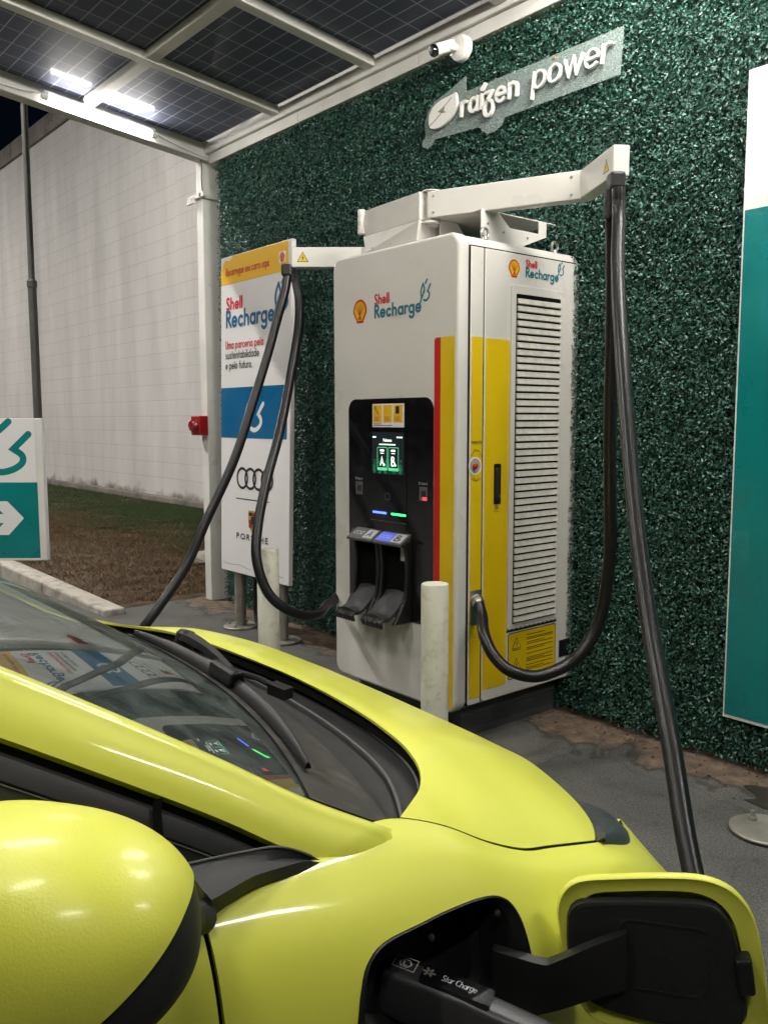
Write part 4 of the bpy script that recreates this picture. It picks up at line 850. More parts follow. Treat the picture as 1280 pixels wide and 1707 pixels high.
m.stroke([(-3.163,1.502),(-3.152,1.485),(-3.138,1.472)], False, fp, .006, .0023, None, 2); m.stroke([(-3.165,1.500),(-3.160,1.504)], False, fp, .009, .0024, None, 2); m.stroke(rrect(-3.086,1.472,-3.066,1.506,.006,3), True, fp, .004, .0023, 0, 2)
m.prism([(-3.016,1.474),(-2.990,1.474),(-2.990,1.508),(-3.016,1.508)], fp, .0008, .0023, 3); m.stroke([(-3.178,1.427),(-3.12,1.427)], False, fp, .003, .0018, None, 3, 0); m.stroke([(-3.178,1.420),(-3.04,1.420)], False, fp, .003, .0018, None, 3, 0)
m.build('instruction_sticker', [white_sign, yellow_k, mat('print_orange', (.42,.10,.02), .5), ink], bp_)
for x, z, lb in ((-3.288, 1.118, 'A'), (-2.828, 1.118, 'B')):
    m = MB(); m.prism([(x-.026,z-.031),(x+.026,z-.031),(x+.026,z+.031),(x-.026,z+.031)], fp, 0, .002, 0); m.prism([(x-.012,z-.014),(x+.018,z-.014),(x+.018,z+.014),(x-.012,z+.014)], fp, .001, .0026, 1)
    if lb == 'B': m.prism([(x-.004,z-.028),(x+.024,z-.028),(x+.024,z-.014),(x-.004,z-.014)], fp, .0012, .0028, 2)
    text(m, 'DC Meter '+lb, fp, x-.030, z+.040, .0085, w=.24, width=.056, d0=.0012, mi=3); m.build('meter_window', [grey_plas, ink, red_glow, mat('print_grey', (.30,.30,.30), .5)], bp_)
m = MB(); m.lathe([(0,0),(.035,.0005),(.035,.0012),(0,.0014)], V3(-3.325, YF-.004, .885), (0,-1,0), 24); m.build('round_sticker', grey_plas, bp_)
# two holsters side by side: hood with label, deep dark pocket, scooped tray
hood_m = mat('hood_black', (.05,.05,.05), .35); print_w = mat('print_pale', (.45,.45,.45), .45)
tray_m = mat('tray_black', (.026,.026,.027), .42, bump=(200,.05), var=(20,.3))
def holster(x0, x1, lb, mt):
    y = YF-.004
    m = MB()
    for xa, xb in ((x0, x0+.022), (x1-.022, x1)):
        pts = []
        for t in np.linspace(0, 1, 14):
            z = .895-.375*t; pts.append((z, .040+.030*t**2+.055*max(0, t-.72)**1.2*3-.022*math.sin(PI*t)))
        P = [(y, z_) for z_, d in pts]+[(y-d, z_) for z_, d in pts[::-1]]
        m.prism([(-p[0], p[1]) for p in P][::1], (V3(xa,0,0), V3(0,-1,0), V3(0,0,1), V3(1,0,0)), 0, xb-xa)
    h = m.build('connector_holster', black_sat, cov, bevel=.004)
    m = MB(); m.hexa([(x0,y-.073,.872),(x1,y-.073,.872),(x1,y,.895),(x0,y,.895),(x0,y-.075,.884),(x1,y-.075,.884),(x1,y,.930),(x0,y,.930)]); m.build('hood', hood_m, h, bevel=.006)
    hx = V3(1,0,0); hy_ = V3(0,.075,.046); hy_ /= np.linalg.norm(hy_); fr = (V3(x0, y-.075, .884), hx, hy_, np.cross(hx, hy_)); w_ = x1-x0
    m = MB(); m.prism([(.012,.014),(w_*.56,.014),(w_*.56,.074),(.012,.074)], fr, 0, .0015, 0); m.prism([(w_*.58,.014),(w_-.012,.014),(w_-.012,.074),(w_*.58,.074)], fr, 0, .0015, 2)
    text(m, 'CCS2', fr, .022, .032, .016, w=.2, width=w_*.38, d0=.0018, mi=1); text(m, lb, fr, w_*.64, .022, .029, w=.26, width=w_*.22, d0=.0018, mi=3); m.build('holster_label', [mt, print_w, print_w, ink], h)
    tray = []
    for t in np.linspace(0, 1, 14):
        z = .655-.112*math.sin(t*1.35)+.03*max(0, t-.8)*2; tray.append([(xx, y-.002-.145*t, z-.006*math.cos(PI*(xx-x0)/(x1-x0)*2)) for xx in np.linspace(x0+.024, x1-.024, 8)])
    m = MB(); m.grid(tray); T2 = np.array(tray)-np.array([0,0,.016]); m.grid(T2, flip=True)
    a, b_ = np.array(tray), T2
    for e in (0, -1): m.grid(np.stack([a[:,e], b_[:,e]], 0), flip=(e == 0))
    m.grid(np.stack([a[-1], b_[-1]], 0))
    m.build('tray', tray_m, h, smooth=True, sharp=50)
    m = MB(); m.box((x0+.024, y-.004, .64), (x1-.024, y-.0005, .90)); m.build('pocket', black_gap, h)
    return h
hA = holster(-3.302, -3.112, 'A', mat('label_dark', (.03,.03,.03), .3)); hB = holster(-3.105, -2.905, 'B', lbl_blue)
m = MB(); m.prism([(-2.975,.80),(-2.935,.80),(-2.935,.855),(-2.975,.862)], FRONT((0,YF-.0085,0)), 0, .003); m.build('spec_plate', mat('plate_grey', (.35,.36,.37), .4), hB)
# torn black lip hanging off the trays
m = MB()
for x0, x1 in ((-3.278,-3.136),(-3.081,-2.929)):
    k = 16; P = []
    for i in range(k):
        x = x0+(x1-x0)*i/(k-1); P.append([(x, YF-.152, .548+.004*math.sin(i*1.9)), (x-.004, YF-.162, .530+.006*math.sin(i*2.7)), (x-.002, YF-.156, .512-.010*abs(math.sin(i*1.3)))])
    m.grid(P); m.grid(np.array(P)+np.array([0,.006,0]), flip=True)
m.build('torn_lip', black_trim, cov)

# articulated arms on the roof
m = MB(); m.prism([(2.79,2.224),(3.16,2.224),(3.30,2.30),(3.30,2.352),(3.14,2.352),(3.14,2.29),(2.96,2.29),(2.90,2.352),(2.79,2.352)], SIDE((-2.955,0,0)), 0, .006)
m.prism([(2.79,2.224),(3.16,2.224),(3.30,2.30),(3.30,2.352),(2.79,2.352)], SIDE((-3.36,0,0)), 0, .006); m.box((-3.354,2.80,2.224),(-2.955,3.16,2.231)); m.box((-3.36,2.80,2.353),(-2.70,3.30,2.359)); m.build('arm_bracket', white_cab, CH, bevel=.003)
m = MB(); m.prism([(2.80,2.226),(3.06,2.226),(3.235,2.29),(3.235,2.355),(3.18,2.355),(3.18,2.30),(2.985,2.30),(2.91,2.355),(2.80,2.355)], SIDE((-2.70,0,0)), -.006, 0); m.build('bracket_cheek', white_cab, CH, bevel=.002)
def armseg(a, b_, w, zlo, zhi, name, par, taper=0):
    m = MB(); a = V3(*a, (zlo+zhi)/2); b_ = V3(*b_, (zlo+zhi)/2); m.beam(a, b_, w, zhi-zlo); return m.build(name, white_cab, par, bevel=.004)
s1 = armseg((-3.435,2.785), (-2.985,2.748), .10, 2.345, 2.470, 'rear_arm', CH)
m = MB(); m.hexa([(-3.38,2.70,2.255),(-3.01,2.70,2.255),(-3.01,2.90,2.255),(-3.38,2.90,2.255),(-3.43,2.722,2.343),(-2.985,2.690,2.343),(-2.985,2.86,2.343),(-3.43,2.86,2.343)]); m.build('arm_pedestal', white_cab, CH, bevel=.004)
m = MB(); m.tube([(-2.975,2.765,2.325),(-2.975,2.765,2.472)], .030, 20); m.lathe([(0,0),(.045,.001),(.045,.010),(0,.011)], (-2.975,2.755,2.330)); m.lathe([(0,0),(.045,.001),(.045,.006),(0,.007)], (-2.975,2.760,2.4705)); m.build('arm_pivot', white_cab, s1, smooth=True)
s2 = armseg((-2.968,2.745), (-2.295,3.012), .062, 2.350, 2.466, 'middle_arm', CH)
s3 = armseg((-2.325,3.022), (-2.000,2.818), .064, 2.352, 2.464, 'front_arm', CH)
d3 = V3(.325,-.204,0); d3 /= np.linalg.norm(d3); n3 = V3(-.532,-.847,0); n3 /= np.linalg.norm(n3); f_ = (V3(-2.325,3.022,2.352)+n3*.0322, d3, V3(0,0,1), n3)
m = MB(); warn_triangle(m, f_, .315, .045, .055, 0, 1); m.build('warning_triangle', [yellow, ink], s3)
sc_ = MB(); d2 = V3(.673,.267,0); d2 /= np.linalg.norm(d2); n2 = V3(.267,-.673,0); n2 /= np.linalg.norm(n2)
for t in (.03, .66):
    for z in (2.372, 2.444): sc_.lathe([(0,0),(.006,.0005),(.005,.004),(0,.005)], V3(-2.968,2.745,z)+d2*t+n2*.031, n2, 8)
for x in (-3.33,-3.19,-3.05): sc_.lathe([(0,0),(.006,.0005),(.005,.004),(0,.005)], V3(x,2.702,2.272), (0,-1,.25), 8)
for y, z in ((2.94,2.275),(2.84,2.25),(2.84,2.30),(3.10,2.27)): sc_.lathe([(0,0),(.006,.0005),(.005,.004),(0,.005)], V3(-2.6995,y,z), (1,0,0), 8)
sc_.build('arm_screws', steel, CH, smooth=True)
l1 = armseg((-3.955,2.655), (-3.70,2.965), .07, 2.254, 2.358, 'left_arm', CH)
l2 = armseg((-3.735,2.945), (-3.20,3.06), .07, 2.252, 2.356, 'left_rear_arm', CH)
m = MB(); m.hexa([(-3.60,2.86,2.235),(-3.40,2.76,2.235),(-3.40,2.80,2.235),(-3.60,2.90,2.235),(-3.475,2.80,2.462),(-3.43,2.775,2.462),(-3.43,2.80,2.462),(-3.475,2.83,2.462)]); m.build('arm_gusset', white_cab, CH, bevel=.006)
m = MB(); m.tube([(-3.447,2.728,2.36),(-3.447,2.728,2.475)], .020, 14); m.build('arm_pivot', white_cab, CH, smooth=True)
dl = V3(.255,.31,0); dl /= np.linalg.norm(dl); nl = V3(.31,-.255,0); nl /= np.linalg.norm(nl); f_ = (V3(-3.955,2.655,2.254)+nl*.0352, dl, V3(0,0,1), nl)
m = MB(); warn_triangle(m, f_, .060, .045, .062, 0, 1); m.build('warning_triangle', [yellow, ink], l1)
def eye(x, y):
    m = MB(); m.lathe([(0,0),(.018,.001),(.016,.010),(0,.011)], (x,y,ZT), (0,0,1), 14); m.tube([(x+.0, y+.021*math.cos(a), ZT+.028+.021*math.sin(a)) for a in np.linspace(-PI/2, 1.5*PI, 22)], .0065, 8, cap=False); m.build('lifting_eye', steel, CH, smooth=True)
eye(-2.68, 2.80); eye(-2.68, 3.27)
m = MB(); m.lathe([(0,0),(.022,.001),(.020,.008),(0,.010)], (-2.70,3.05,ZT), (0,0,1), 16); m.build('roof_plug', white_cab, CH, smooth=True)

# ---------------------------------------------------------------- charging cables
def wob(P):
    """slight set and kinks of an old heavy hose, nothing at its ends"""
    P = np.array(P); k = len(P); t = np.linspace(0, 1, k); e = np.clip(np.minimum(t, 1-t)*8, 0, 1)
    for c in range(3): P[:,c] += e*.0035*(np.sin(t*23+c*2.1)+.6*np.sin(t*41+c*4.3))
    return P
def clamp_piece(p, dirv, par):
    p = V3(*p); m = MB(); d = V3(*dirv); d /= np.linalg.norm(d)
    m.beam(p+V3(0,0,.01), p+V3(0,0,-.055), .075, .058, up=d); c = m.build('hanger', black_sat, par, bevel=.012)
    return c
CB = root('charging_cable', (-2.0, 2.8, 1.2), 'thick black charging cable hanging from the right arm down to the car', 'cable', 'charging cables')
rs = smooth_path([gl+V3(.03,-.010,-.012), (-2.545,2.665,.60), (-2.46,2.60,.535), (-2.385,2.575,.472), (-2.315,2.60,.425), (-2.235,2.70,.405), (-2.175,2.84,.455), (-2.135,2.935,.62), (-2.11,2.958,.85), (-2.094,2.935,1.12), (-2.075,2.895,1.55), (-2.055,2.85,2.0), (-2.040,2.825,2.24), (-2.03,2.818,2.31)], 10)
m = MB(); m.tube(wob(rs), .0255, 18); m.build('rising_hose', rubber, CB, smooth=True)
ds = smooth_path([(-1.990,2.790,2.30), (-1.984,2.785,2.20), (-1.93,2.715,2.02), (-1.80,2.57,1.70), (-1.665,2.425,1.38), (-1.545,2.305,1.12), (-1.405,2.17,.86), (-1.20,1.975,.60), (-1.045,1.825,.40), (-.90,1.70,.24), (-.72,1.58,.10), (-.50,1.50,.035), (-.28,1.45,.03), (-.14,1.33,.03), (-.12,1.17,.05), (-.20,1.02,.14), (-.33,.93,.32), (-.43,.865,.53), (-.515,.80,.665)], 10)
m = MB(); m.tube(wob(ds), .0255, 18); m.build('hanging_hose', rubber, CB, smooth=True)
h_ = clamp_piece((-2.012,2.803,2.352), (.6,.75,0), CB)
m = MB(); m.tube([(-2.03,2.80,2.30),(-2.035,2.802,2.20)], .026, 12); m.lathe([(0,0),(.011,.001),(.010,.006),(0,.007)], (-2.01,2.785,2.215), (.5,-.8,0), 10); m.build('hanger_bolt', black_trim, h_, smooth=True)
CL = root('charging_cable', (-3.9, 2.4, 1.2), 'thick black charging cable looping from the left arm past the poster stand', 'cable', 'charging cables')
ls = smooth_path([(-3.50,2.66,.60), (-3.50,2.595,.545), (-3.447,2.505,.522), (-3.374,2.40,.510), (-3.344,2.29,.520), (-3.356,2.187,.571), (-3.391,2.112,.655), (-3.442,2.092,.806), (-3.497,2.132,.967), (-3.561,2.228,1.158), (-3.635,2.349,1.372), (-3.723,2.475,1.628), (-3.800,2.575,1.880), (-3.868,2.635,2.076), (-3.915,2.650,2.185), (-3.948,2.645,2.240)], 10)
m = MB(); m.tube(wob(ls), .0238, 18); m.build('rising_hose', rubber, CL, smooth=True)
ld = smooth_path([(-3.965,2.635,2.248), (-3.958,2.622,2.200), (-3.943,2.590,2.080), (-3.938,2.515,1.887), (-3.920,2.397,1.601), (-3.907,2.284,1.323), (-3.901,2.172,1.097), (-3.898,2.064,.906), (-3.896,1.959,.734), (-3.895,1.858,.596), (-3.900,1.75,.47), (-3.93,1.62,.32), (-3.98,1.40,.12), (-4.02,1.15,.035), (-4.05,.7,.03), (-3.9,.2,.03)], 10)
m = MB(); m.tube(wob(ld), .0238, 18); m.build('hanging_hose', rubber, CL, smooth=True)
clamp_piece((-3.965,2.628,2.262), (.6,.75,0), CL)

# ---------------------------------------------------------------- the car (local axes: u right, v forward, z up)
CAR = root('parked_car', (-1.51, .763, 0), 'lime yellow hatchback with its charging flap open and a connector plugged in', 'car')
CAR.rotation_euler = (0, 0, math.radians(-4.7)); ORIG[CAR.name] = V3(0,0,0)
def herm(xk,yk,x):
    xk=np.asarray(xk,float);yk=np.asarray(yk,float);x=np.asarray(x,float)
    m=np.gradient(yk,xk); d=np.diff(yk)/np.diff(xk)
    i=np.clip(np.searchsorted(xk,x)-1,0,len(xk)-2);h=xk[i+1]-xk[i];t=np.clip((x-xk[i])/h,0,1)
    return (2*t**3-3*t**2+1)*yk[i]+(t**3-2*t**2+t)*h*m[i]+(-2*t**3+3*t**2)*yk[i+1]+(t**3-t**2)*h*m[i+1]
SVK=[-3.1,-2.9,-2.2,-1.2,-.6,-.3,-.14,0,.06,.123,.19,.25,.36,.5,.62]
SROWS=[
 [(.60,.98),(.70,1.01),(.735,1.02),(.74,1.0),(.74,.985),(.735,.965),(.725,.95),(.70,.932),(.715,.91),(.73,.875),(.734,.845),(.726,.828),(.717,.80),(.66,.74),(.55,.70)],
 [(.63,.95),(.75,.97),(.79,.98),(.79,.97),(.79,.965),(.785,.945),(.765,.928),(.755,.905),(.762,.888),(.77,.858),(.775,.832),(.772,.815),(.765,.787),(.72,.72),(.62,.66)],
 [(.66,.88),(.78,.90),(.825,.91),(.825,.905),(.825,.90),(.82,.895),(.81,.88),(.802,.855),(.805,.84),(.81,.812),(.812,.79),(.81,.775),(.80,.745),(.765,.68),(.69,.62)],
 [(.68,.80),(.80,.82),(.845,.82),(.845,.82),(.845,.82),(.84,.815),(.838,.805),(.832,.79),(.832,.776),(.832,.76),(.832,.745),(.832,.73),(.825,.70),(.79,.63),(.72,.57)],
 [(.69,.70),(.81,.70),(.855,.70),(.855,.70),(.855,.70),(.85,.70),(.848,.70),(.845,.69),(.845,.68),(.845,.675),(.845,.665),(.845,.66),(.84,.63),(.80,.56),(.74,.50)],
 [(.70,.5),(.82,.5),(.857,.5),(.857,.5),(.857,.5),(.855,.5),(.852,.5),(.85,.5),(.85,.5),(.85,.5),(.85,.5),(.85,.5),(.845,.48),(.81,.45),(.75,.42)],
 [(.66,.24),(.78,.22),(.83,.2),(.83,.2),(.83,.2),(.83,.2),(.83,.2),(.83,.2),(.83,.2),(.83,.2),(.83,.2),(.83,.2),(.82,.2),(.79,.22),(.72,.25)]]
def side(v,s):
    """v, s arrays -> u,v,z ; s in 0..1 over the rows"""
    v=np.asarray(v,float);s=np.asarray(s,float)
    R=np.array(SROWS)
    U=np.stack([herm(SVK,R[k,:,0],v) for k in range(7)],-1)
    Z=np.stack([herm(SVK,R[k,:,1],v) for k in range(7)],-1)
    k=np.clip((s*6).astype(int),0,5);t=s*6-k
    def cr(A):
        g=lambda j:np.take_along_axis(A,np.clip(j,0,6)[...,None],-1)[...,0]
        a,b,c,d=g(k-1),g(k),g(k+1),g(k+2)
        a=np.where(k==0,2*b-c,a); d=np.where(k==5,2*c-b,d)
        return .5*(2*b+(c-a)*t+(2*a-5*b+4*c-d)*t**2+(-a+3*b-3*c+d)*t**3)
    return np.stack([cr(U),v*np.ones_like(cr(U)),cr(Z)],-1)
ZCV=[-.1,0,.1,.2,.27,.34,.42,.5,.56,.6];ZCZ=[.935,.937,.938,.932,.908,.880,.843,.803,.772,.75]
ZSV=[-.05,0,.06,.123,.19,.25,.36,.5,.62];ZSZ=[.945,.932,.91,.875,.845,.828,.80,.74,.70]
USV=[-.05,0,.06,.123,.19,.25,.36,.5,.62];USU=[.695,.70,.715,.73,.734,.726,.717,.66,.55]
def hoodz(u,v):
    a=np.abs(u)/herm(USV,USU,v); zc=herm(ZCV,ZCZ,v);zs=herm(ZSV,ZSZ,v)
    return zc-(zc-zs)*a**4.5
HRU=[-.70,-.673,-.508,-.303,-.088,.083,.274,.392,.476,.541,.586,.652,.70]
HRV=[0,.03,.105,.143,.170,.186,.183,.173,.160,.135,.103,.043,0]
def vrear(u): return herm(HRU,HRV,u)
HFU=[0,.25,.40,.5,.574,.65,.717,.75];HFV=[.575,.56,.53,.505,.475,.432,.36,.30]
def vfront(u): return herm(HFU,HFV,np.abs(u))
LF = lambda o, x, y: (V3(*o), V3(*x), V3(*y), np.cross(V3(*x), V3(*y)))
# hood
na, ns_ = 81, 41
a = np.linspace(-1, 1, na)[:,None]*np.ones((1, ns_)); s_ = np.linspace(0, 1, ns_)[None]*np.ones((na, 1))
v = vrear(a*.70)+(vfront(a*.717)-vrear(a*.70))*s_
u = a*(herm(USV, USU, v)-.0045)
z = hoodz(u, v)
hood = np.stack([u, v, z], -1)
# soft crease running along each side of the hood
hood[...,2] += .004*np.exp(-((np.abs(a)-.62)/.10)**2)*np.clip(s_*3, 0, 1)
def skirt(G, n=3, d=.02, inset=.006):
    """close the edge of a panel downwards so that it reads as folded sheet"""
    b_ = np.vstack([G[:,0], G[-1,1:], G[::-1,-1][1:], G[0,::-1][1:]]); c = G.reshape(-1,3).mean(0); out = [b_]
    for k in range(1, n+1):
        q = b_.copy(); q[:,2] -= d*(k/n)**1.6; w = inset*min(1, k/2); dirv = c[None,:2]-b_[:,:2]; dirv /= np.linalg.norm(dirv, axis=1)[:,None]; q[:,:2] += dirv*w*(k/n); out.append(q)
    return np.array(out)
m = MB(); m.grid(hood); m.grid(skirt(hood, 2, .006, .004), flip=False); m.build('hood', lime, CAR, smooth=True, sharp=60)
# dark engine-bay gap under the hood edges
gv = hood.copy(); gv[...,2] -= .024; cc = np.array([0,.25,0]); gv[...,0] *= 1.012; m = MB(); m.grid(gv); m.build('hood_gap', black_gap, CAR)

# body sides: one skin from the nose to the tail, cut at the door gaps; charging port cut out of the right fender
PORT = [(-.162,.513),(-.154,.461),(-.140,.407),(-.111,.370),(-.052,.350),(.009,.323),(.050,.304),(.080,.292),(.097,.304),(.105,.352),(.107,.425),(.108,.493),(.109,.577),(.108,.640),(.095,.668),(.060,.675),(-.02,.675),(-.10,.665),(-.145,.640),(-.160,.590)]
PORT = smooth_path([(*p, 0) for p in PORT+[PORT[0]]], 4)[:-1, :2]
from mathutils.geometry import delaunay_2d_cdt
def in_poly(P, q):
    x, y = q; c = False; k = len(P)
    for i in range(k):
        x1, y1 = P[i]; x2, y2 = P[(i+1) % k]
        if (y1 > y) != (y2 > y) and x < (x2-x1)*(y-y1)/(y2-y1)+x1: c = not c
    return c
def arch(v, z, cv, R=.335): return (v-cv)**2+(z-.30)**2 < R*R
GV0, GV1 = -.318, -.312
def side_panel(v0, v1, nm, mt, mirror, hole=None, dv=.02, s1=1.0, archv=None, label=None):
    vs = np.linspace(v0, v1, max(3, int((v1-v0)/dv))); ss = np.linspace(0, s1, 61)
    if hole is None:
        G = side(vs[:,None]*np.ones((1,61)), ss[None]*np.ones((len(vs),1)))
        m = MB(); fs = []
        for i in range(len(vs)-1):
            for j in range(60):
                c = G[i:i+2, j:j+2].reshape(-1,3).mean(0)
                if archv is not None and arch(c[1], c[2], archv): continue
                f = (i*61+j, i*61+j+1, (i+1)*61+j+1, (i+1)*61+j); fs.append(f[::-1] if not mirror else f)
        P = G.reshape(-1,3).copy()
        if mirror: P[:,0] *= -1
        m.add(P, fs)
        # folded edges at both ends
        for e, dv_ in ((0, .0), (-1, .0)):
            q = G[e].copy(); q2 = q.copy(); q2[:,0] -= .02; q2[:,1] += (.003 if e == 0 else -.003)
            if mirror: q[:,0] *= -1; q2[:,0] *= -1
            m.grid(np.stack([q, q2], 0))
        return m.build(nm, mt, CAR, smooth=True, sharp=50)
    pts = []; 
    for vv in vs:
        for sv in ss:
            d = min((vv-h[0])**2+((sv-h[1])*.45)**2 for h in hole)
            if in_poly(hole, (vv, sv)) or (d < .006**2): continue
            pts.append((vv, sv))
    k0 = len(pts); hp = [tuple(h) for h in hole]; allp = pts+hp; nh = len(hp)
    r_ = delaunay_2d_cdt([Vector(p) for p in allp], [(k0+i, k0+(i+1) % nh) for i in range(nh)], [], 0, 1e-7)
    P = np.array([[q.x, q.y] for q in r_[0]]); S3 = side(P[:,0], P[:,1]); fs = []
    for f in r_[2]:
        c = P[list(f)].mean(0)
        if in_poly(hole, c): continue
        c3 = S3[list(f)].mean(0)
        if archv is not None and arch(c3[1], c3[2], archv): continue
        fs.append(tuple(f))
    # consistent outward winding
    out = []
    for f in fs:
        n = np.cross(S3[f[1]]-S3[f[0]], S3[f[2]]-S3[f[0]]); out.append(f if n[0]+.3*n[2] > 0 else f[::-1])
    m = MB(); m.add(S3, out)
    q = side(np.full(61, v0), ss); q2 = q.copy(); q2[:,0] -= .02; q2[:,1] += .003; m.grid(np.stack([q, q2], 0))
    return m.build(nm, mt, CAR, smooth=True, sharp=50)
FV1 = .62
side_panel(GV1, FV1, 'fender', lime, False, hole=[tuple(p) for p in PORT], dv=.0125, archv=-.10)
side_panel(GV1, FV1, 'fender', lime, True, archv=-.10)
for mir in (False, True):
    side_panel(-1.32, GV0, 'front_door', lime, mir, dv=.03)
    side_panel(-2.15, -1.326, 'rear_door', lime, mir, dv=.04, archv=-2.60)
    side_panel(-3.10, -2.156, 'rear_quarter', lime, mir, dv=.03, archv=-2.60)
    sg = -1 if mir else 1
    for g0 in (GV0, -1.326, -2.156):
        m = MB()
        q = side(np.full(41, g0-.004), np.linspace(0, 1, 41)); q2 = side(np.full(41, g0+.012), np.linspace(0, 1, 41)); q[:,0] -= .012; q2[:,0] -= .012
        if mir: q[:,0] *= -1; q2[:,0] *= -1
        m.grid(np.stack([q, q2], 0)); m.build('door_gap', black_gap, CAR)

# bumper, grille and tail close the ends
def end_cap(e, nm, mt, vcen, bulge):
    q = side(np.full(31, e), np.linspace(0, 1, 31)); rows = []
    for t in np.linspace(1, -1, 41):
        r = q.copy(); r[:,0] = q[:,0]*t; r[:,1] = e+bulge*(1-abs(t)**2.4); r[:,2] = q[:,2]-(.075*(1-abs(t)**4)*np.clip((q[:,2]-.45)/.25, 0, 1) if bulge > 0 else 0); rows.append(r)
    m = MB(); m.grid(rows, flip=(bulge > 0)); return m.build(nm, mt, CAR, smooth=True)
end_cap(.62, 'front_bumper', lime, 0, .10); end_cap(-3.10, 'tail_panel', lime, 0, -.10)
# nose cover between the hood front and the bumper
fr_ = hood[:,-1]; q0 = side(np.array([.62]), np.array([0.0]))[0]
rows = []
for i, p in enumerate(fr_):
    t = a[i,0]; e = np.array([t*q0[0], .62+.10*(1-abs(t)**2.4), q0[2]-.075*(1-abs(t)**4)]); rows.append([p+np.array([0,.003,-.014]), p*.6+e*.4+np.array([0,0,-.024]), p*.25+e*.75+np.array([0,.0,-.010]), e])
m = MB(); m.grid(rows); m.build('nose_cover', lime, CAR, smooth=True)

# windscreen with side edges, base line and roof line
tE = np.array([0, .12, .3, .6, 1.0]); EU = [.700, .675, .642, .590, .525]; EV = [-.017, -.12, -.235, -.455, -.95]; EZ = [.922, .978, 1.052, 1.187, 1.475]
tt = np.linspace(0, 1, 41); ku = herm(tE, EU, tt); kv = herm(tE, EV, tt); kz_ = herm(tE, EZ, tt)
aa = np.linspace(-1, 1, 61)
bow = .105*(1-np.abs(aa)**2.2)
WS = np.stack([ku[:,None]*aa[None], kv[:,None]+bow[None]*(1-.25*tt[:,None]), kz_[:,None]+(.012*(1-aa**2))[None]*(tt[:,None])], -1)
m = MB(); m.grid(WS, flip=True); m.build('windscreen', wind_glass, CAR, smooth=True)
# black ceramic border behind the glass edge
m = MB(); B_ = WS-np.array([0, .004, .004])
m.grid(B_[:, :3], flip=True); m.grid(B_[:, -3:], flip=True); m.grid(B_[:3], flip=True); m.grid(B_[-5:], flip=True); m.build('windscreen_border', black_sat, CAR, smooth=True)
# cowl tray between the glass and the hood
rowsC = []
for i in range(61):
    g = WS[0, i]; uu = aa[i]*.70; vr_ = float(vrear(uu)); h_ = np.array([uu, vr_+.035, float(hoodz(uu*.98, vr_))-.035])
    g0 = g+np.array([0, .0, -.006]); r = []
    for t in np.linspace(0, 1, 12):
        p = g0*(1-t)+h_*t; p[2] += -.010*math.sin(PI*min(1, t*1.15))+.006*math.exp(-((t-.42)/.06)**2); r.append(p)
    rowsC.append(r)
m = MB(); m.grid(rowsC); m.build('cowl_panel', black_trim, CAR, smooth=True)
C_ = np.array(rowsC); m = MB(); m.tube(C_[1:-1, 5]+np.array([0,0,.006]), .0026, 8); m.build('cowl_seal', grey_plas, CAR, smooth=True)
m = MB(); m.tube(C_[1:-1, 9]+np.array([0,0,.003]), .0020, 8); m.build('cowl_ridge', grey_plas, CAR, smooth=True)
dusty = mat('dusty_plastic', (.030, .029, .026), .6, spec=.3, var=(14, .3), dirt=((.10, .095, .08), 22, .48, .85))
lipr = [WS[k]*(1-0)+np.array([0, .0012, .0026]) for k in range(6)]
m = MB(); m.grid(lipr, flip=True); m.build('cowl_lip', dusty, CAR, smooth=True)
# rear hem of the hood: black tube painting in the deep gap's shade
m = MB(); gq = hood[3:-3, 0]+np.array([0,.012,-.024]); m.tube(gq, .009, 8); m.build('hood_hem_shade', black_gap, CAR, smooth=True)

# A pillars carrying on into the roof rails
LU = [.747, .735, .718, .688, .655, .600]; LV = [-.130, -.189, -.251, -.390, -.55, -1.0]; LZ = [.932, .963, 1.004, 1.088, 1.18, 1.435]; tL = np.array([0, .09, .19, .40, .62, 1.0])
pu = herm(tL, LU, tt); pv = herm(tL, LV, tt); pz = herm(tL, LZ, tt)
for mir in (False, True):
    rows = []
    for i in range(41):
        A = np.array([ku[i]+.004, kv[i], kz_[i]+.001]); Bp = np.array([pu[i], pv[i], pz[i]]); d = Bp-A; nrm = np.array([.55, .25, .80]); r = []
        for t in np.linspace(0, 1, 11):
            bul = .020*(1-abs(2*t-1)**2.6)*(1-.35*t)+(.004*math.exp(-((t-.30)/.08)**2)); p = A+d*t+nrm*bul; r.append(p)
        r.insert(0, A+np.array([-.012,-.002,-.012])); r.append(Bp+np.array([-.016,-.004,-.008])); rows.append(r)
    R_ = np.array(rows)
    # foot of the pillar sweeps down into the fender
    foot = []
    for k, t in enumerate(np.linspace(0, 1, 13)):
        foot.append(R_[0, k]+np.array([.002, .030*(1-abs(2*t-1)), -.030]))
    R_ = np.vstack([np.array(foot)[None], R_])
    if mir: R_[...,0] *= -1
    m = MB(); m.grid(R_, flip=not mir); m.build('windscreen_pillar', lime, CAR, smooth=True, sharp=70)
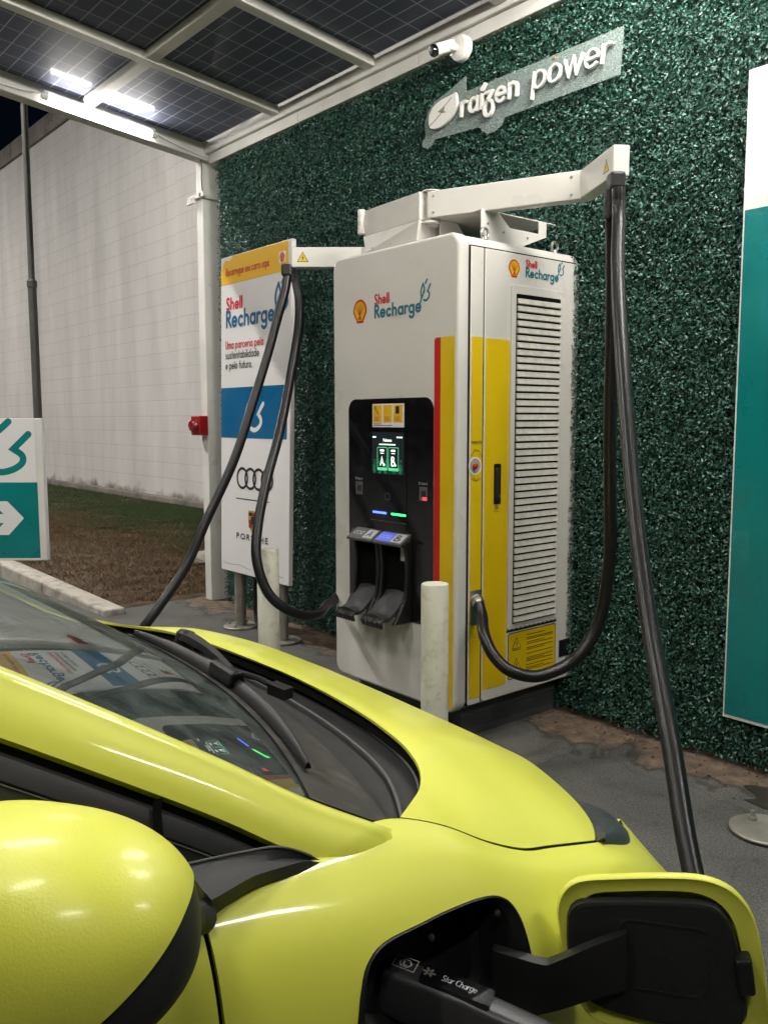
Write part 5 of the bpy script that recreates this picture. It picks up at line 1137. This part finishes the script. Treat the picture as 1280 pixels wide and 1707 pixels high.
# roof, rear window, tailgate
rv = np.linspace(-.95, -2.65, 18); rows = []
for v_ in rv:
    t = (v_+.95)/-1.7; w = .525+.055*math.sin(PI*min(1, t*1.2))-.02*t; zt = 1.475+.055*math.sin(PI*min(1,.15+t*.8))-.03*t; rows.append([(w*q, v_+(.08*(1-q*q) if t < .02 else 0), zt+.03*(1-q*q)) for q in np.linspace(-1, 1, 25)])
m = MB(); m.grid(rows, flip=True); m.build('roof', lime, CAR, smooth=True)
def loft(A, Bq, nm, mt, n=9, bul=0.0, flip=False, mirror=False):
    A = np.array(A, float); Bq = np.array(Bq, float); rows = [A+(Bq-A)*t+np.array([bul*math.sin(PI*t), 0, 0]) for t in np.linspace(0, 1, n)]; R_ = np.array(rows)
    if mirror: R_[...,0] *= -1
    m = MB(); m.grid(R_, flip=flip != mirror); return m.build(nm, mt, CAR, smooth=True)
for mir in (False, True):
    # window band from the door belt to the roof rail
    vq = np.linspace(-.33, -2.75, 30); bel = side(vq, np.zeros(30)); bel = bel-np.array([.035,0,0]); rail = np.array([(herm([-3.1,-2.7,-1.0,-.33],[.50,.55,.600,.700], q)-.035*min(1,max(0,(q+1.0)/.3)), q-.02, herm([-3.1,-2.7,-2.0,-1.0,-.55,-.33],[1.2,1.36,1.50,1.435,1.18,1.052], q)) for q in vq])
    loft(bel, rail, 'side_window', side_glass, 7, .012, False, mir)
    vq = np.linspace(-1.0, -2.75, 18); r1 = np.array([(herm([-3.1,-2.7,-1.0],[.50,.55,.600], q), q-.02, herm([-3.1,-2.7,-2.0,-1.0],[1.2,1.36,1.50,1.435], q)) for q in vq]); r0 = np.array([(.525+.055*math.sin(PI*min(1,(q+.95)/-1.7*1.2))-.02*(q+.95)/-1.7, q, 1.475+.055*math.sin(PI*min(1,.15+(q+.95)/-1.7*.8))-.03*(q+.95)/-1.7) for q in np.clip(vq,-2.65,-.95)])
    loft(r0, r1, 'roof_rail', lime, 5, .006, True, mir)
q = np.linspace(-1, 1, 21); loft([(.50*t, -2.65, 1.50) for t in q], [(.60*t, -3.06-.06*(1-t*t), 1.0) for t in q], 'rear_window', side_glass, 7, 0, True)
# cabin: floor pan, dash, seats and wheel so that the glass has something behind it
m = MB(); m.box((-.74,-2.9,.22),(.74,.45,.30)); m.build('floor_pan', black_gap, CAR)
m = MB(); m.grid([[(x, -.02-.42*t+.09*(1-(x/.68)**2)*(1-t), .885+.045*math.sin(PI*t*.8)-.05*t*t) for x in np.linspace(-.66,.66,21)] for t in np.linspace(0,1,9)], flip=True)
m.hexa([(-.66,-.50,.45),(.66,-.50,.45),(.66,-.02,.45),(-.66,-.02,.45),(-.66,-.46,.86),(.66,-.46,.86),(.66,-.05,.86),(-.66,-.05,.86)]); m.build('dashboard', black_trim, CAR, smooth=True)
for x in (-.36, .36):
    m = MB(); m.hexa([(x-.24,-1.35,.45),(x+.24,-1.35,.45),(x+.24,-.85,.45),(x-.24,-.85,.45),(x-.25,-1.40,.60),(x+.25,-1.40,.60),(x+.24,-.85,.62),(x-.24,-.85,.62)]); m.hexa([(x-.23,-1.42,.60),(x+.23,-1.42,.60),(x+.23,-1.28,.60),(x-.23,-1.28,.60),(x-.17,-1.62,1.20),(x+.17,-1.62,1.20),(x+.17,-1.52,1.22),(x-.17,-1.52,1.22)]); m.hexa([(x-.12,-1.64,1.22),(x+.12,-1.64,1.22),(x+.12,-1.54,1.22),(x-.12,-1.54,1.22),(x-.11,-1.66,1.38),(x+.11,-1.66,1.38),(x+.11,-1.57,1.38),(x-.11,-1.57,1.38)]); m.build('seat', black_trim, CAR, bevel=.03)
m = MB(); c0 = V3(-.36,-.62,.93); e1 = V3(1,0,0); e2 = V3(0,-.35,.94); m.tube([c0+.18*(e1*math.cos(t)+e2*math.sin(t)) for t in np.linspace(0,2*PI,33)], .014, 10, cap=False); m.beam(c0-e1*.17, c0+e1*.17, .05, .03, up=e2); m.build('steering_wheel', black_trim, CAR, smooth=True)
# wheels
for (cu, cv) in ((.74,-.10),(-.74,-.10),(.74,-2.60),(-.74,-2.60)):
    sg = 1 if cu > 0 else -1; w0 = MB(); w0.lathe([(.205,-.085),(.285,-.085),(.302,-.06),(.304,0),(.302,.06),(.285,.085),(.205,.085)], (cu,cv,.304), (sg,0,0), 40); wh = w0.build('tyre', tyre_m, CAR, smooth=True)
    m = MB(); m.lathe([(.0,.02),(.06,.035),(.07,.05),(.075,.03)], (cu,cv,.304), (sg,0,0), 24); m.lathe([(.195,.06),(.207,.08),(.204,.05),(.19,.0),(.19,-.06)], (cu,cv,.304), (sg,0,0), 40)
    for k in range(5):
        an = 2*PI*k/5; m.beam(V3(cu+sg*.04,cv+.05*math.cos(an),.304+.05*math.sin(an)), V3(cu+sg*.06,cv+.2*math.cos(an),.304+.2*math.sin(an)), .05, .02, up=(sg,0,0))
    m.build('rim', steel, wh, smooth=True)
    ssx = np.linspace(0, 1, 200); an = np.linspace(math.radians(-12), math.radians(192), 60); rows = []
    for R_, lift in ((.318, -.02), (.318, .006), (.345, .010), (.378, .007), (.380, .0)):
        rr_ = []
        for t_ in an:
            vv, zz = cv+R_*math.cos(t_), .30+R_*math.sin(t_); c_ = side(np.full(200, vv), ssx); i_ = np.argmin(np.abs(c_[30:,2]-zz))+30; rr_.append((sg*(c_[i_,0]+lift), vv, zz))
        rows.append(rr_)
    m = MB(); m.grid(rows, flip=sg < 0); m.build('arch_trim', black_trim, CAR, smooth=True)
    m = MB(); m.lathe([(.34,-.26),(.345,0),(.33,.07)], (cu,cv,.304), (sg,0,0), 32); m.build('wheel_arch', black_trim, CAR, smooth=True)
# headlamps
cl = lambda P: smooth_path([(*p, 0) for p in P], 3)[:, :2]
for mir in (False, True):
    # lens: from the hood corner back edge to its pointed outer end
    inner = [hood[int(round((t+1)/2*(na-1))), -1] for t in np.linspace(1.0, .86, 12)]
    out_ = [side(np.array([vv]), np.array([0.02]))[0] for vv in np.linspace(.372, .575, 12)]
    rows = []
    for i in range(12):
        A, Bq = np.array(inner[i])+np.array([.0015,.002,-.003]), np.array(out_[i]); rows.append([A+(Bq-A)*t+np.array([.4,.4,1.0])*.010*math.sin(PI*t) for t in np.linspace(0,1,9)])
    R_ = np.array(rows)
    if mir: R_[...,0] *= -1
    m = MB(); m.grid(R_, flip=mir); hl = m.build('headlamp', lamp_glass, CAR, smooth=True)
    q = R_[:, 4]-np.array([0,.0,.016]); m = MB(); m.tube(q[1:-1], .006, 8); m.build('lamp_strip', grey_plas, hl, smooth=True)

frame_m = mat('frame_satin', (.020,.0205,.021), .42, bump=(500,.08))
# window frame, quarter panel and mirror foot (black) below the right pillar, same on the left
for mir in (False, True):
    sgn = np.array([-1 if mir else 1, 1, 1]); M_ = lambda P: np.array(P)*sgn
    n = 26; t2 = np.linspace(0, .62, n); hu, hv, hz_ = herm(tL, LU, t2), herm(tL, LV, t2), herm(tL, LZ, t2)
    top = np.stack([hu-.002, hv-.006, hz_-.004], 1)
    def off(k, dz, du): return top+np.array([du, 0, -dz])
    b1 = np.stack([hu+.004, hv-.010, hz_-.012], 1)
    # recess line, frame strip, inner strip
    m = MB(); m.grid(M_([off(0,.0,-.012), off(0,.014,-.012)]), flip=mir); m.build('pillar_gap', black_gap, CAR, smooth=True)
    strip_lo = np.stack([hu+.012+.02*t2, hv-.016, np.maximum(hz_-.050*np.clip(t2/.08,.15,1), .915)], 1)
    m = MB(); m.grid(M_([b1+np.array([-.010,0,.002]), b1, (b1+strip_lo)/2+np.array([.004,0,0]), strip_lo, strip_lo+np.array([-.012,0,-.002])]), flip=mir); m.build('window_frame', frame_m, CAR, smooth=True, sharp=40)
    m = MB(); m.tube(M_((b1*.45+strip_lo*.55)[3:]+np.array([.0048,0,.0])), .0015, 6); m.build('frame_bead', black_gap, CAR, smooth=True); m = MB(); m.tube(M_((b1*.40+strip_lo*.60)[3:]+np.array([.0052,0,.0])), .0009, 6); m.build('frame_glint', grey_plas, CAR, smooth=True)  # the grey tube draws the strip's gloss edge as a painted highlight
    low = np.stack([np.interp(hv, [-.60,-.3,-.14],[.742,.742,.735]), hv-.02, np.interp(hv, [-.60,-.3,-.14],[.975,.955,.930])], 1)
    m = MB(); m.grid(M_([strip_lo+np.array([-.006,0,-.003]), (strip_lo+low)/2, low]), flip=mir); m.build('quarter_panel', black_trim, CAR, smooth=True)
    # mirror foot: flares out of the corner
    A = np.array([(.746,-.146,.938),(.745,-.174,.958),(.746,-.208,.975),(.750,-.254,.984),(.756,-.291,.991),(.764,-.325,.998)])
    mid = np.array([(.748,-.146,.937),(.752,-.173,.950),(.763,-.21,.959),(.780,-.252,.970),(.798,-.290,.975),(.806,-.312,.976)])
    Bq = np.array([(.749,-.146,.935),(.756,-.175,.940),(.763,-.208,.945),(.770,-.243,.950),(.784,-.280,.953),(.800,-.309,.954)])
    Cq = Bq-np.array([.02,0,.004]); cu_ = lambda X: smooth_path(X, 5)
    m = MB(); m.grid(M_([cu_(A), cu_(A)*.5+cu_(mid)*.5+np.array([-.003,0,-.004]), cu_(mid), cu_(Bq), cu_(Cq)]), flip=not mir)
    e = [cu_(A)[-1], cu_(mid)[-1], cu_(Bq)[-1], cu_(Cq)[-1]]; m.add(M_(e), [(0,1,2,3)]); m.build('mirror_foot', black_trim, CAR, smooth=True, sharp=40)
    m = MB(); iv = int(np.argmin(np.abs(hv+.325))); gp_ = [b1[iv], (b1[iv]+strip_lo[iv])/2+np.array([.004,0,0]), strip_lo[iv], (strip_lo[iv]+low[iv])/2, low[iv]]
    gp_ = [top[iv]+np.array([.0,.0,.004])]+gp_; m.grid(M_([[q_+np.array([.0045,-.005,0]) for q_ in gp_], [q_+np.array([.0045,.005,0]) for q_ in gp_]])); m.build('frame_gap', black_gap, CAR)
    m = MB(); m.tube(M_(cu_(A)[3:]+np.array([.002,-.001,.001])), .0014, 6); m.build('foot_glint', grey_plas, CAR, smooth=True)  # grey line standing in for the highlight on the foot's top edge
    # door mirror
    mc = np.array([.902,-.502,1.066]); rr = np.array([.135,.088,.084]); yaw = .70; ex = 2.35
    Rz = np.array([[math.cos(yaw),math.sin(yaw),0],[-math.sin(yaw),math.cos(yaw),0],[0,0,1]])
    def sq(c, e): return np.sign(c)*np.abs(c)**(2/e)
    th_ = np.linspace(-PI/2, PI/2, 49); ph = np.linspace(-PI, PI, 97)
    TH, PH = np.meshgrid(th_, ph, indexing='ij'); L_ = np.stack([rr[0]*sq(np.cos(TH),ex)*sq(np.cos(PH),ex), rr[1]*sq(np.cos(TH),ex)*sq(np.sin(PH),ex), rr[2]*sq(np.sin(TH),ex)], -1)
    Wm = L_@Rz+mc
    # cap above a slanting parting line, housing below it
    nrm = -np.array([.215, .573, -.79]); nrm /= np.linalg.norm(nrm); dpl = (Wm-mc)@nrm
    kk = 97; fs_ = [(i*kk+j, i*kk+j+1, (i+1)*kk+j+1, (i+1)*kk+j) for i in range(48) for j in range(96)]
    def cut(scale, keep_cap):
        me_ = bpy.data.meshes.new('t'); me_.from_pydata([tuple(p) for p in (mc+(Wm.reshape(-1,3)-mc)*scale)], [], fs_)
        bm = bmesh.new(); bm.from_mesh(me_); bpy.data.meshes.remove(me_); bmesh.ops.remove_doubles(bm, verts=bm.verts, dist=1e-5)
        if keep_cap is not None:
            bmesh.ops.bisect_plane(bm, geom=bm.verts[:]+bm.edges[:]+bm.faces[:], plane_co=Vector(mc-nrm*.0475), plane_no=Vector(nrm), clear_inner=keep_cap, clear_outer=not keep_cap)
        bm.verts.ensure_lookup_table(); bm.verts.index_update(); vs_ = [tuple(v_.co) for v_ in bm.verts]; f_ = [tuple(v_.index for v_ in q.verts) for q in bm.faces]; bm.free()
        return M_(vs_), ([q[::-1] for q in f_] if mir else f_)
    m = MB(); m.add(*cut(1.014, True)); mo = m.build('door_mirror', lime_orange_peel, CAR, smooth=True, sharp=80)
    m = MB(); m.add(*cut(.992, None)); m.build('mirror_housing', black_trim, mo, smooth=True, sharp=80)
    m = MB(); m.tube(M_(smooth_path([(.795,-.318,.955),(.812,-.342,.968),(.835,-.375,.985),(.86,-.41,1.005)], 6)), [.017]*6+[.02]*6+[.026]*7, 14); m.build('mirror_stem', black_trim, mo, smooth=True)

# wiper: blade along the foot of the glass, arm and cap
WG = lambda uu, lift: None
def on_glass(uu, t, lift):
    """point over the glass at lateral position uu, fraction t up the screen"""
    i = t*40; k = min(int(i), 39); f = i-k; row = WS[k]*(1-f)+WS[k+1]*f; p = np.array([np.interp(uu, row[:,0], row[:,c]) for c in range(3)]); return p+np.array([0, .45, .89])*lift*.7
bl = np.array([on_glass(uu, t, .016) for uu, t in zip(np.linspace(-.285, .585, 24), np.concatenate([np.linspace(.10,.085,12), np.linspace(.085,.105,12)]))])
m = MB()
rows = []
for i, p in enumerate(bl):
    k = .78*min(1, .42+.58*math.sin(PI*i/23)*1.5); rows.append([p+np.array([0,-.014*k,-.002]), p+np.array([0,-.006*k,.012*k]), p+np.array([0,.004*k,.020*k]), p+np.array([0,.015*k,.006*k]), p+np.array([0,.017*k,-.004]), p+np.array([0,-.014*k,-.002])])
wiper_m = mat('wiper_black', (.0022,.0022,.0024), .40, spec=.22)
m.grid(rows); m.add(rows[0][:-1], [(0,1,2,3,4)]); m.add(rows[-1][:-1], [(4,3,2,1,0)]); wp = m.build('wiper_blade', wiper_m, CAR, smooth=True, sharp=35)
m = MB(); m.grid([[p+np.array([0,-.003,-.001]) for p in bl], [p+np.array([0,-.004,-.009]) for p in bl]]); m.build('rubber_lip', tyre_m, wp)
mc_ = bl[11]; dx = bl[13]-bl[9]; dx /= np.linalg.norm(dx)
m = MB(); m.hexa([mc_+dx*s1+np.array([0,w,h]) for h, ws in ((.0, .018), (.028, .011)) for (s1, w) in ((-.050,-ws),(.058,-ws),(.058,ws),(-.050,ws))]); m.build('wiper_clip', wiper_m, wp, bevel=.007, bseg=3)
ar = smooth_path([mc_+dx*.02+np.array([0,.002,.020]), mc_-dx*.06+np.array([0,.012,.022]), mc_-dx*.16+np.array([0,.026,.018]), mc_-dx*.25+np.array([0,.036,.012]), mc_-dx*.33+np.array([0,.044,.004])], 6)
rows = []
for i, p in enumerate(ar):
    w = .008+.013*(i/len(ar))**1.5; rows.append([p+np.array([0,-w,-.004]), p+np.array([0,-w*.6,.008]), p+np.array([0,w*.6,.009]), p+np.array([0,w,-.004])])
m = MB(); m.grid(rows); wa = m.build('wiper_arm', wiper_m, CAR, smooth=True, sharp=30)
m = MB(); m.lathe([(0,-.04),(.022,-.038),(.022,.008),(.016,.015),(0,.016)], ar[-1]+np.array([0,0,-.003]), (0,.3,1), 16); m.build('arm_cap', black_sat, wa, smooth=True)
m = MB(); m.tube(smooth_path([mc_+dx*.03+np.array([0,.014,.018]), mc_+dx*.06+np.array([0,.040,.010]), mc_+dx*.10+np.array([0,.062,-.004])], 5), .006, 8); m.beam(mc_+dx*.09+np.array([0,.052,.0]), mc_+dx*.13+np.array([0,.066,-.004]), .022, .02); m.build('washer_jet', black_sat, CAR, smooth=True)

# charging port: rim, pocket, plug, flap on its hinge
rim = side(PORT[:,0], PORT[:,1]); pc = rim.mean(0); k = len(rim)
def ring(scale, depth, lift=0.0):
    q = rim.copy(); q[:,1:] = pc[1:]+(rim[:,1:]-pc[1:])*scale; q[:,0] = rim[:,0]-depth+lift; return q
R0, R1, R2, R3, R4, R5 = ring(1.0, -.0015), ring(.985, -.003), ring(.90, .010), ring(.86, .022), ring(.80, .075), ring(.72, .085)
for R_ in (R4, R5): R_[:,0] = R_[:,0].mean()*.5+R_[:,0]*.5
m = MB()
for Aq, Bq in ((R0,R1),(R1,R2),(R2,R3)):
    m.grid(np.stack([np.vstack([Aq,Aq[:1]]), np.vstack([Bq,Bq[:1]])], 0))
po = m.build('charging_port', black_sat, CAR, smooth=True, sharp=50)
m = MB()
for Aq, Bq in ((R3,R4),(R4,R5)): m.grid(np.stack([np.vstack([Aq,Aq[:1]]), np.vstack([Bq,Bq[:1]])], 0))
m.add(R5, [tuple(range(k))]); m.build('port_pocket', mat('pocket_black', (.006,.006,.0065), .6), po, smooth=True, sharp=50)
for (vv, zz) in ((-.139,.72),(-.03,.83),(.075,.825)):
    m = MB(); m.lathe([(0,0),(.005,.0005),(.004,.003),(0,.004)], (float(np.interp(zz,[.7,.86],[.832,.792])), vv, zz), (1,0,.3), 8); m.build('port_clip', black_trim, po, smooth=True)
# flap
FA = V3(.846,.17,0); FB = V3(1.01,.31,0); fd = (FB-FA)/np.linalg.norm(FB-FA); fn = np.cross(fd, V3(0,0,1))   # normal towards the cabin side
if fn[1] > 0: fn = -fn
fo = [(-.020,.797),(-.023,.817),(-.019,.839),(-.008,.855),(.011,.865),(.052,.873),(.102,.881),(.145,.885),(.173,.881),(.194,.869),(.210,.848),(.220,.818),(.229,.772),(.236,.715),(.235,.690),(.222,.672),(.19,.665),(.109,.673),(.042,.673),(.016,.685),(0,.716),(-.015,.756)]
fo = smooth_path([(*p,0) for p in fo+[fo[0]]], 3)[:-1,:2]; fi = [(-.010,.815),(-.003,.831),(.019,.841),(.103,.853),(.153,.857),(.174,.850),(.189,.825),(.201,.783),(.207,.745),(.206,.712),(.195,.698),(.165,.690),(.079,.692),(.022,.704),(-.002,.735),(-.009,.775)]
fi = smooth_path([(*p,0) for p in fi+[fi[0]]], 3)[:-1,:2]
def fl(P, off): 
    P = np.asarray(P); c = P.mean(0); return FA[None]+fd[None]*P[:,:1]+V3(0,0,1)[None]*P[:,1:2]+fn[None]*off
def scaled(P, k): c = P.mean(0); return c+(P-c)*k
rings = [fl(scaled(fo,.80), .004), fl(scaled(fo,.93), .004), fl(scaled(fo,.985), .0075), fl(fo, .006), fl(scaled(fo,1.005), .0), fl(scaled(fo,.995), -.006), fl(scaled(fo,.90), -.010), fl(scaled(fo,.4), -.013)]
m = MB(); m.grid([np.vstack([r, r[:1]]) for r in rings]); kf = len(fo); m.add(rings[-1], [tuple(range(kf))]); flp = m.build('charging_flap', lime, CAR, smooth=True, sharp=50)
rings = [fl(fi, .0035), fl(fi, .011), fl(scaled(fi,.985), .0145), fl(scaled(fi,.94), .0155)]
m = MB(); m.grid([np.vstack([r, r[:1]]) for r in rings]); m.add(rings[-1], [tuple(range(len(fi)))])
f_in = (FA+fn*.0156, fd, V3(0,0,1), fn); fl2 = (FA+fn*.0156, fd, V3(0,0,1), fn)
m.stroke(rrect(.055,.735,.160,.825,.014,5), True, fl2, .0025, .0003, .0016)
inn = m.build('flap_liner', black_trim, flp, smooth=True, sharp=40)
m = MB(); m.hexa([FA+fd*x+V3(0,0,z)+fn*o_ for o_ in (.004,.030) for (x,z) in ((.196,.753),(.216,.756),(.209,.801),(.190,.797))]); m.build('latch', black_sat, flp, bevel=.004)
# goose-neck hinge
hp = smooth_path([(.800,.070,0),(.826,.088,0),(.847,.104,0),(.866,.126,0),(.884,.160,0),(.905,.199,0)], 5)
hz0 = np.linspace(.690,.736,len(hp)); hz1 = np.concatenate([np.linspace(.782,.776,12), np.linspace(.776,.812,len(hp)-12)])
ins = np.array([.006*math.sin(PI*i/(len(hp)-1)) for i in range(len(hp))])
pA = np.stack([hp[:,0]+fn[0]*.010, hp[:,1]+fn[1]*.010], 1); pB = np.stack([hp[:,0]-fn[0]*.006, hp[:,1]-fn[1]*.006], 1)
m = MB(); c4 = [np.column_stack([pA, hz0]), np.column_stack([pA, hz1]), np.column_stack([pB, hz1]), np.column_stack([pB, hz0])]; m.grid([c4[0],c4[1],c4[2],c4[3],c4[0]]); m.build('hinge_arm', black_sat, flp, smooth=True, sharp=40, bevel=.0)
# connector pushed into the port
ax0 = V3(.745,-.055,.778); ax1 = V3(.952,.082,.742); dx = (ax1-ax0)/np.linalg.norm(ax1-ax0); upv = V3(0,0,1)-dx*dx[2]; upv /= np.linalg.norm(upv); sd = np.cross(dx, upv)
if True:
    st = [(0,.019,.030),(.05,.020,.033),(.09,.020,.033),(.13,.0195,.030),(.19,.019,.026),(.235,.020,.025),(.262,.023,.024)]; rows = []
    for s0, hw, hh in st:
        c = ax0+dx*s0-upv*(.030+.10*max(0,(s0-.20)))
        prof_ = rrect(-hw,-hh,hw,hh,.010,3); rows.append([c+sd*p[0]+upv*p[1] for p in prof_+[prof_[0]]])
    m = MB(); m.grid(rows); m.add(rows[-1][:-1], [tuple(range(len(rows[-1])-1))]); gun = m.build('connector', grey_plas, CB, smooth=True, sharp=40)
    def carw(p):
        c, s = math.cos(math.radians(-4.7)), math.sin(math.radians(-4.7)); return V3(-1.51+c*p[0]-s*p[1], .763+s*p[0]+c*p[1], p[2])
    def in_world(m): m.v = [tuple(carw(p)) for p in m.v]; return m
    bpy.data.objects.remove(gun); gun_m = mat('connector_shell', (.040,.040,.042), .38, metal=.2, bump=(500,.08))
    m = MB(); m.grid(rows); m.add(rows[-1][:-1], [tuple(range(len(rows[-1])-1))]); gun = in_world(m).build('connector', gun_m, CB, smooth=True, sharp=40)
    lf_ = (ax0+upv*.0052, dx, np.cross(upv, dx), upv)
    m = MB(); m.prism(rrect(.045,-.0155,.134,.0155,.004,3), lf_, -.010, .0005); in_world(m).build('label_plate', black_pan, gun)
    m = MB(); text(m, 'Star Charge', lf_, .070, -.004, .0075, w=.15, width=.044, d0=.0012, slant=.1); in_world(m).build('connector_lettering', mat('print_white', (.55,.55,.55), .5), gun); m = MB()
    hx = [(.022+.0078*math.cos(i*PI/3), .002+.0078*math.sin(i*PI/3)) for i in range(6)]; m.stroke(hx, True, lf_, .0012, .0012); m.stroke([(.020,.006),(.020,-.002),(.025,-.002)], False, lf_, .0016, .0013, None, 0, 0)
    m.stroke([(.008,-.009),(.036,-.009),(.036,.013),(.008,.013)], True, lf_, .0011, .0014)
    in_world(m).build('hexagon_mark', MATS['print_white'], gun)
    m = MB()
    for i in range(6): an = i*PI/3; m.stroke([(.053+.003*math.cos(an),.002+.003*math.sin(an)),(.053+.007*math.cos(an),.002+.007*math.sin(an))], False, lf_, .0035, .0012+i*.0001, None, 0, 3)
    in_world(m).build('flower_mark', steel_dull, gun)
    m = MB(); e_ = ax0+dx*.262-upv*.036
    hs = smooth_path([carw(e_-dx*.01), carw(e_+dx*.03-upv*.014), carw(e_+dx*.055-upv*.045), carw(e_+dx*.075-upv*.10)], 6); m.tube(hs, .0255, 16); m.build('boot', rubber, CB, smooth=True)
    m = MB(); g_ = [e_-dx*.07-upv*.02, e_-dx*.02-upv*.050, e_+dx*.045-upv*.075]; m.tube(smooth_path(g_, 6), .016, 12); in_world(m).build('trigger_guard', black_sat, gun, smooth=True)
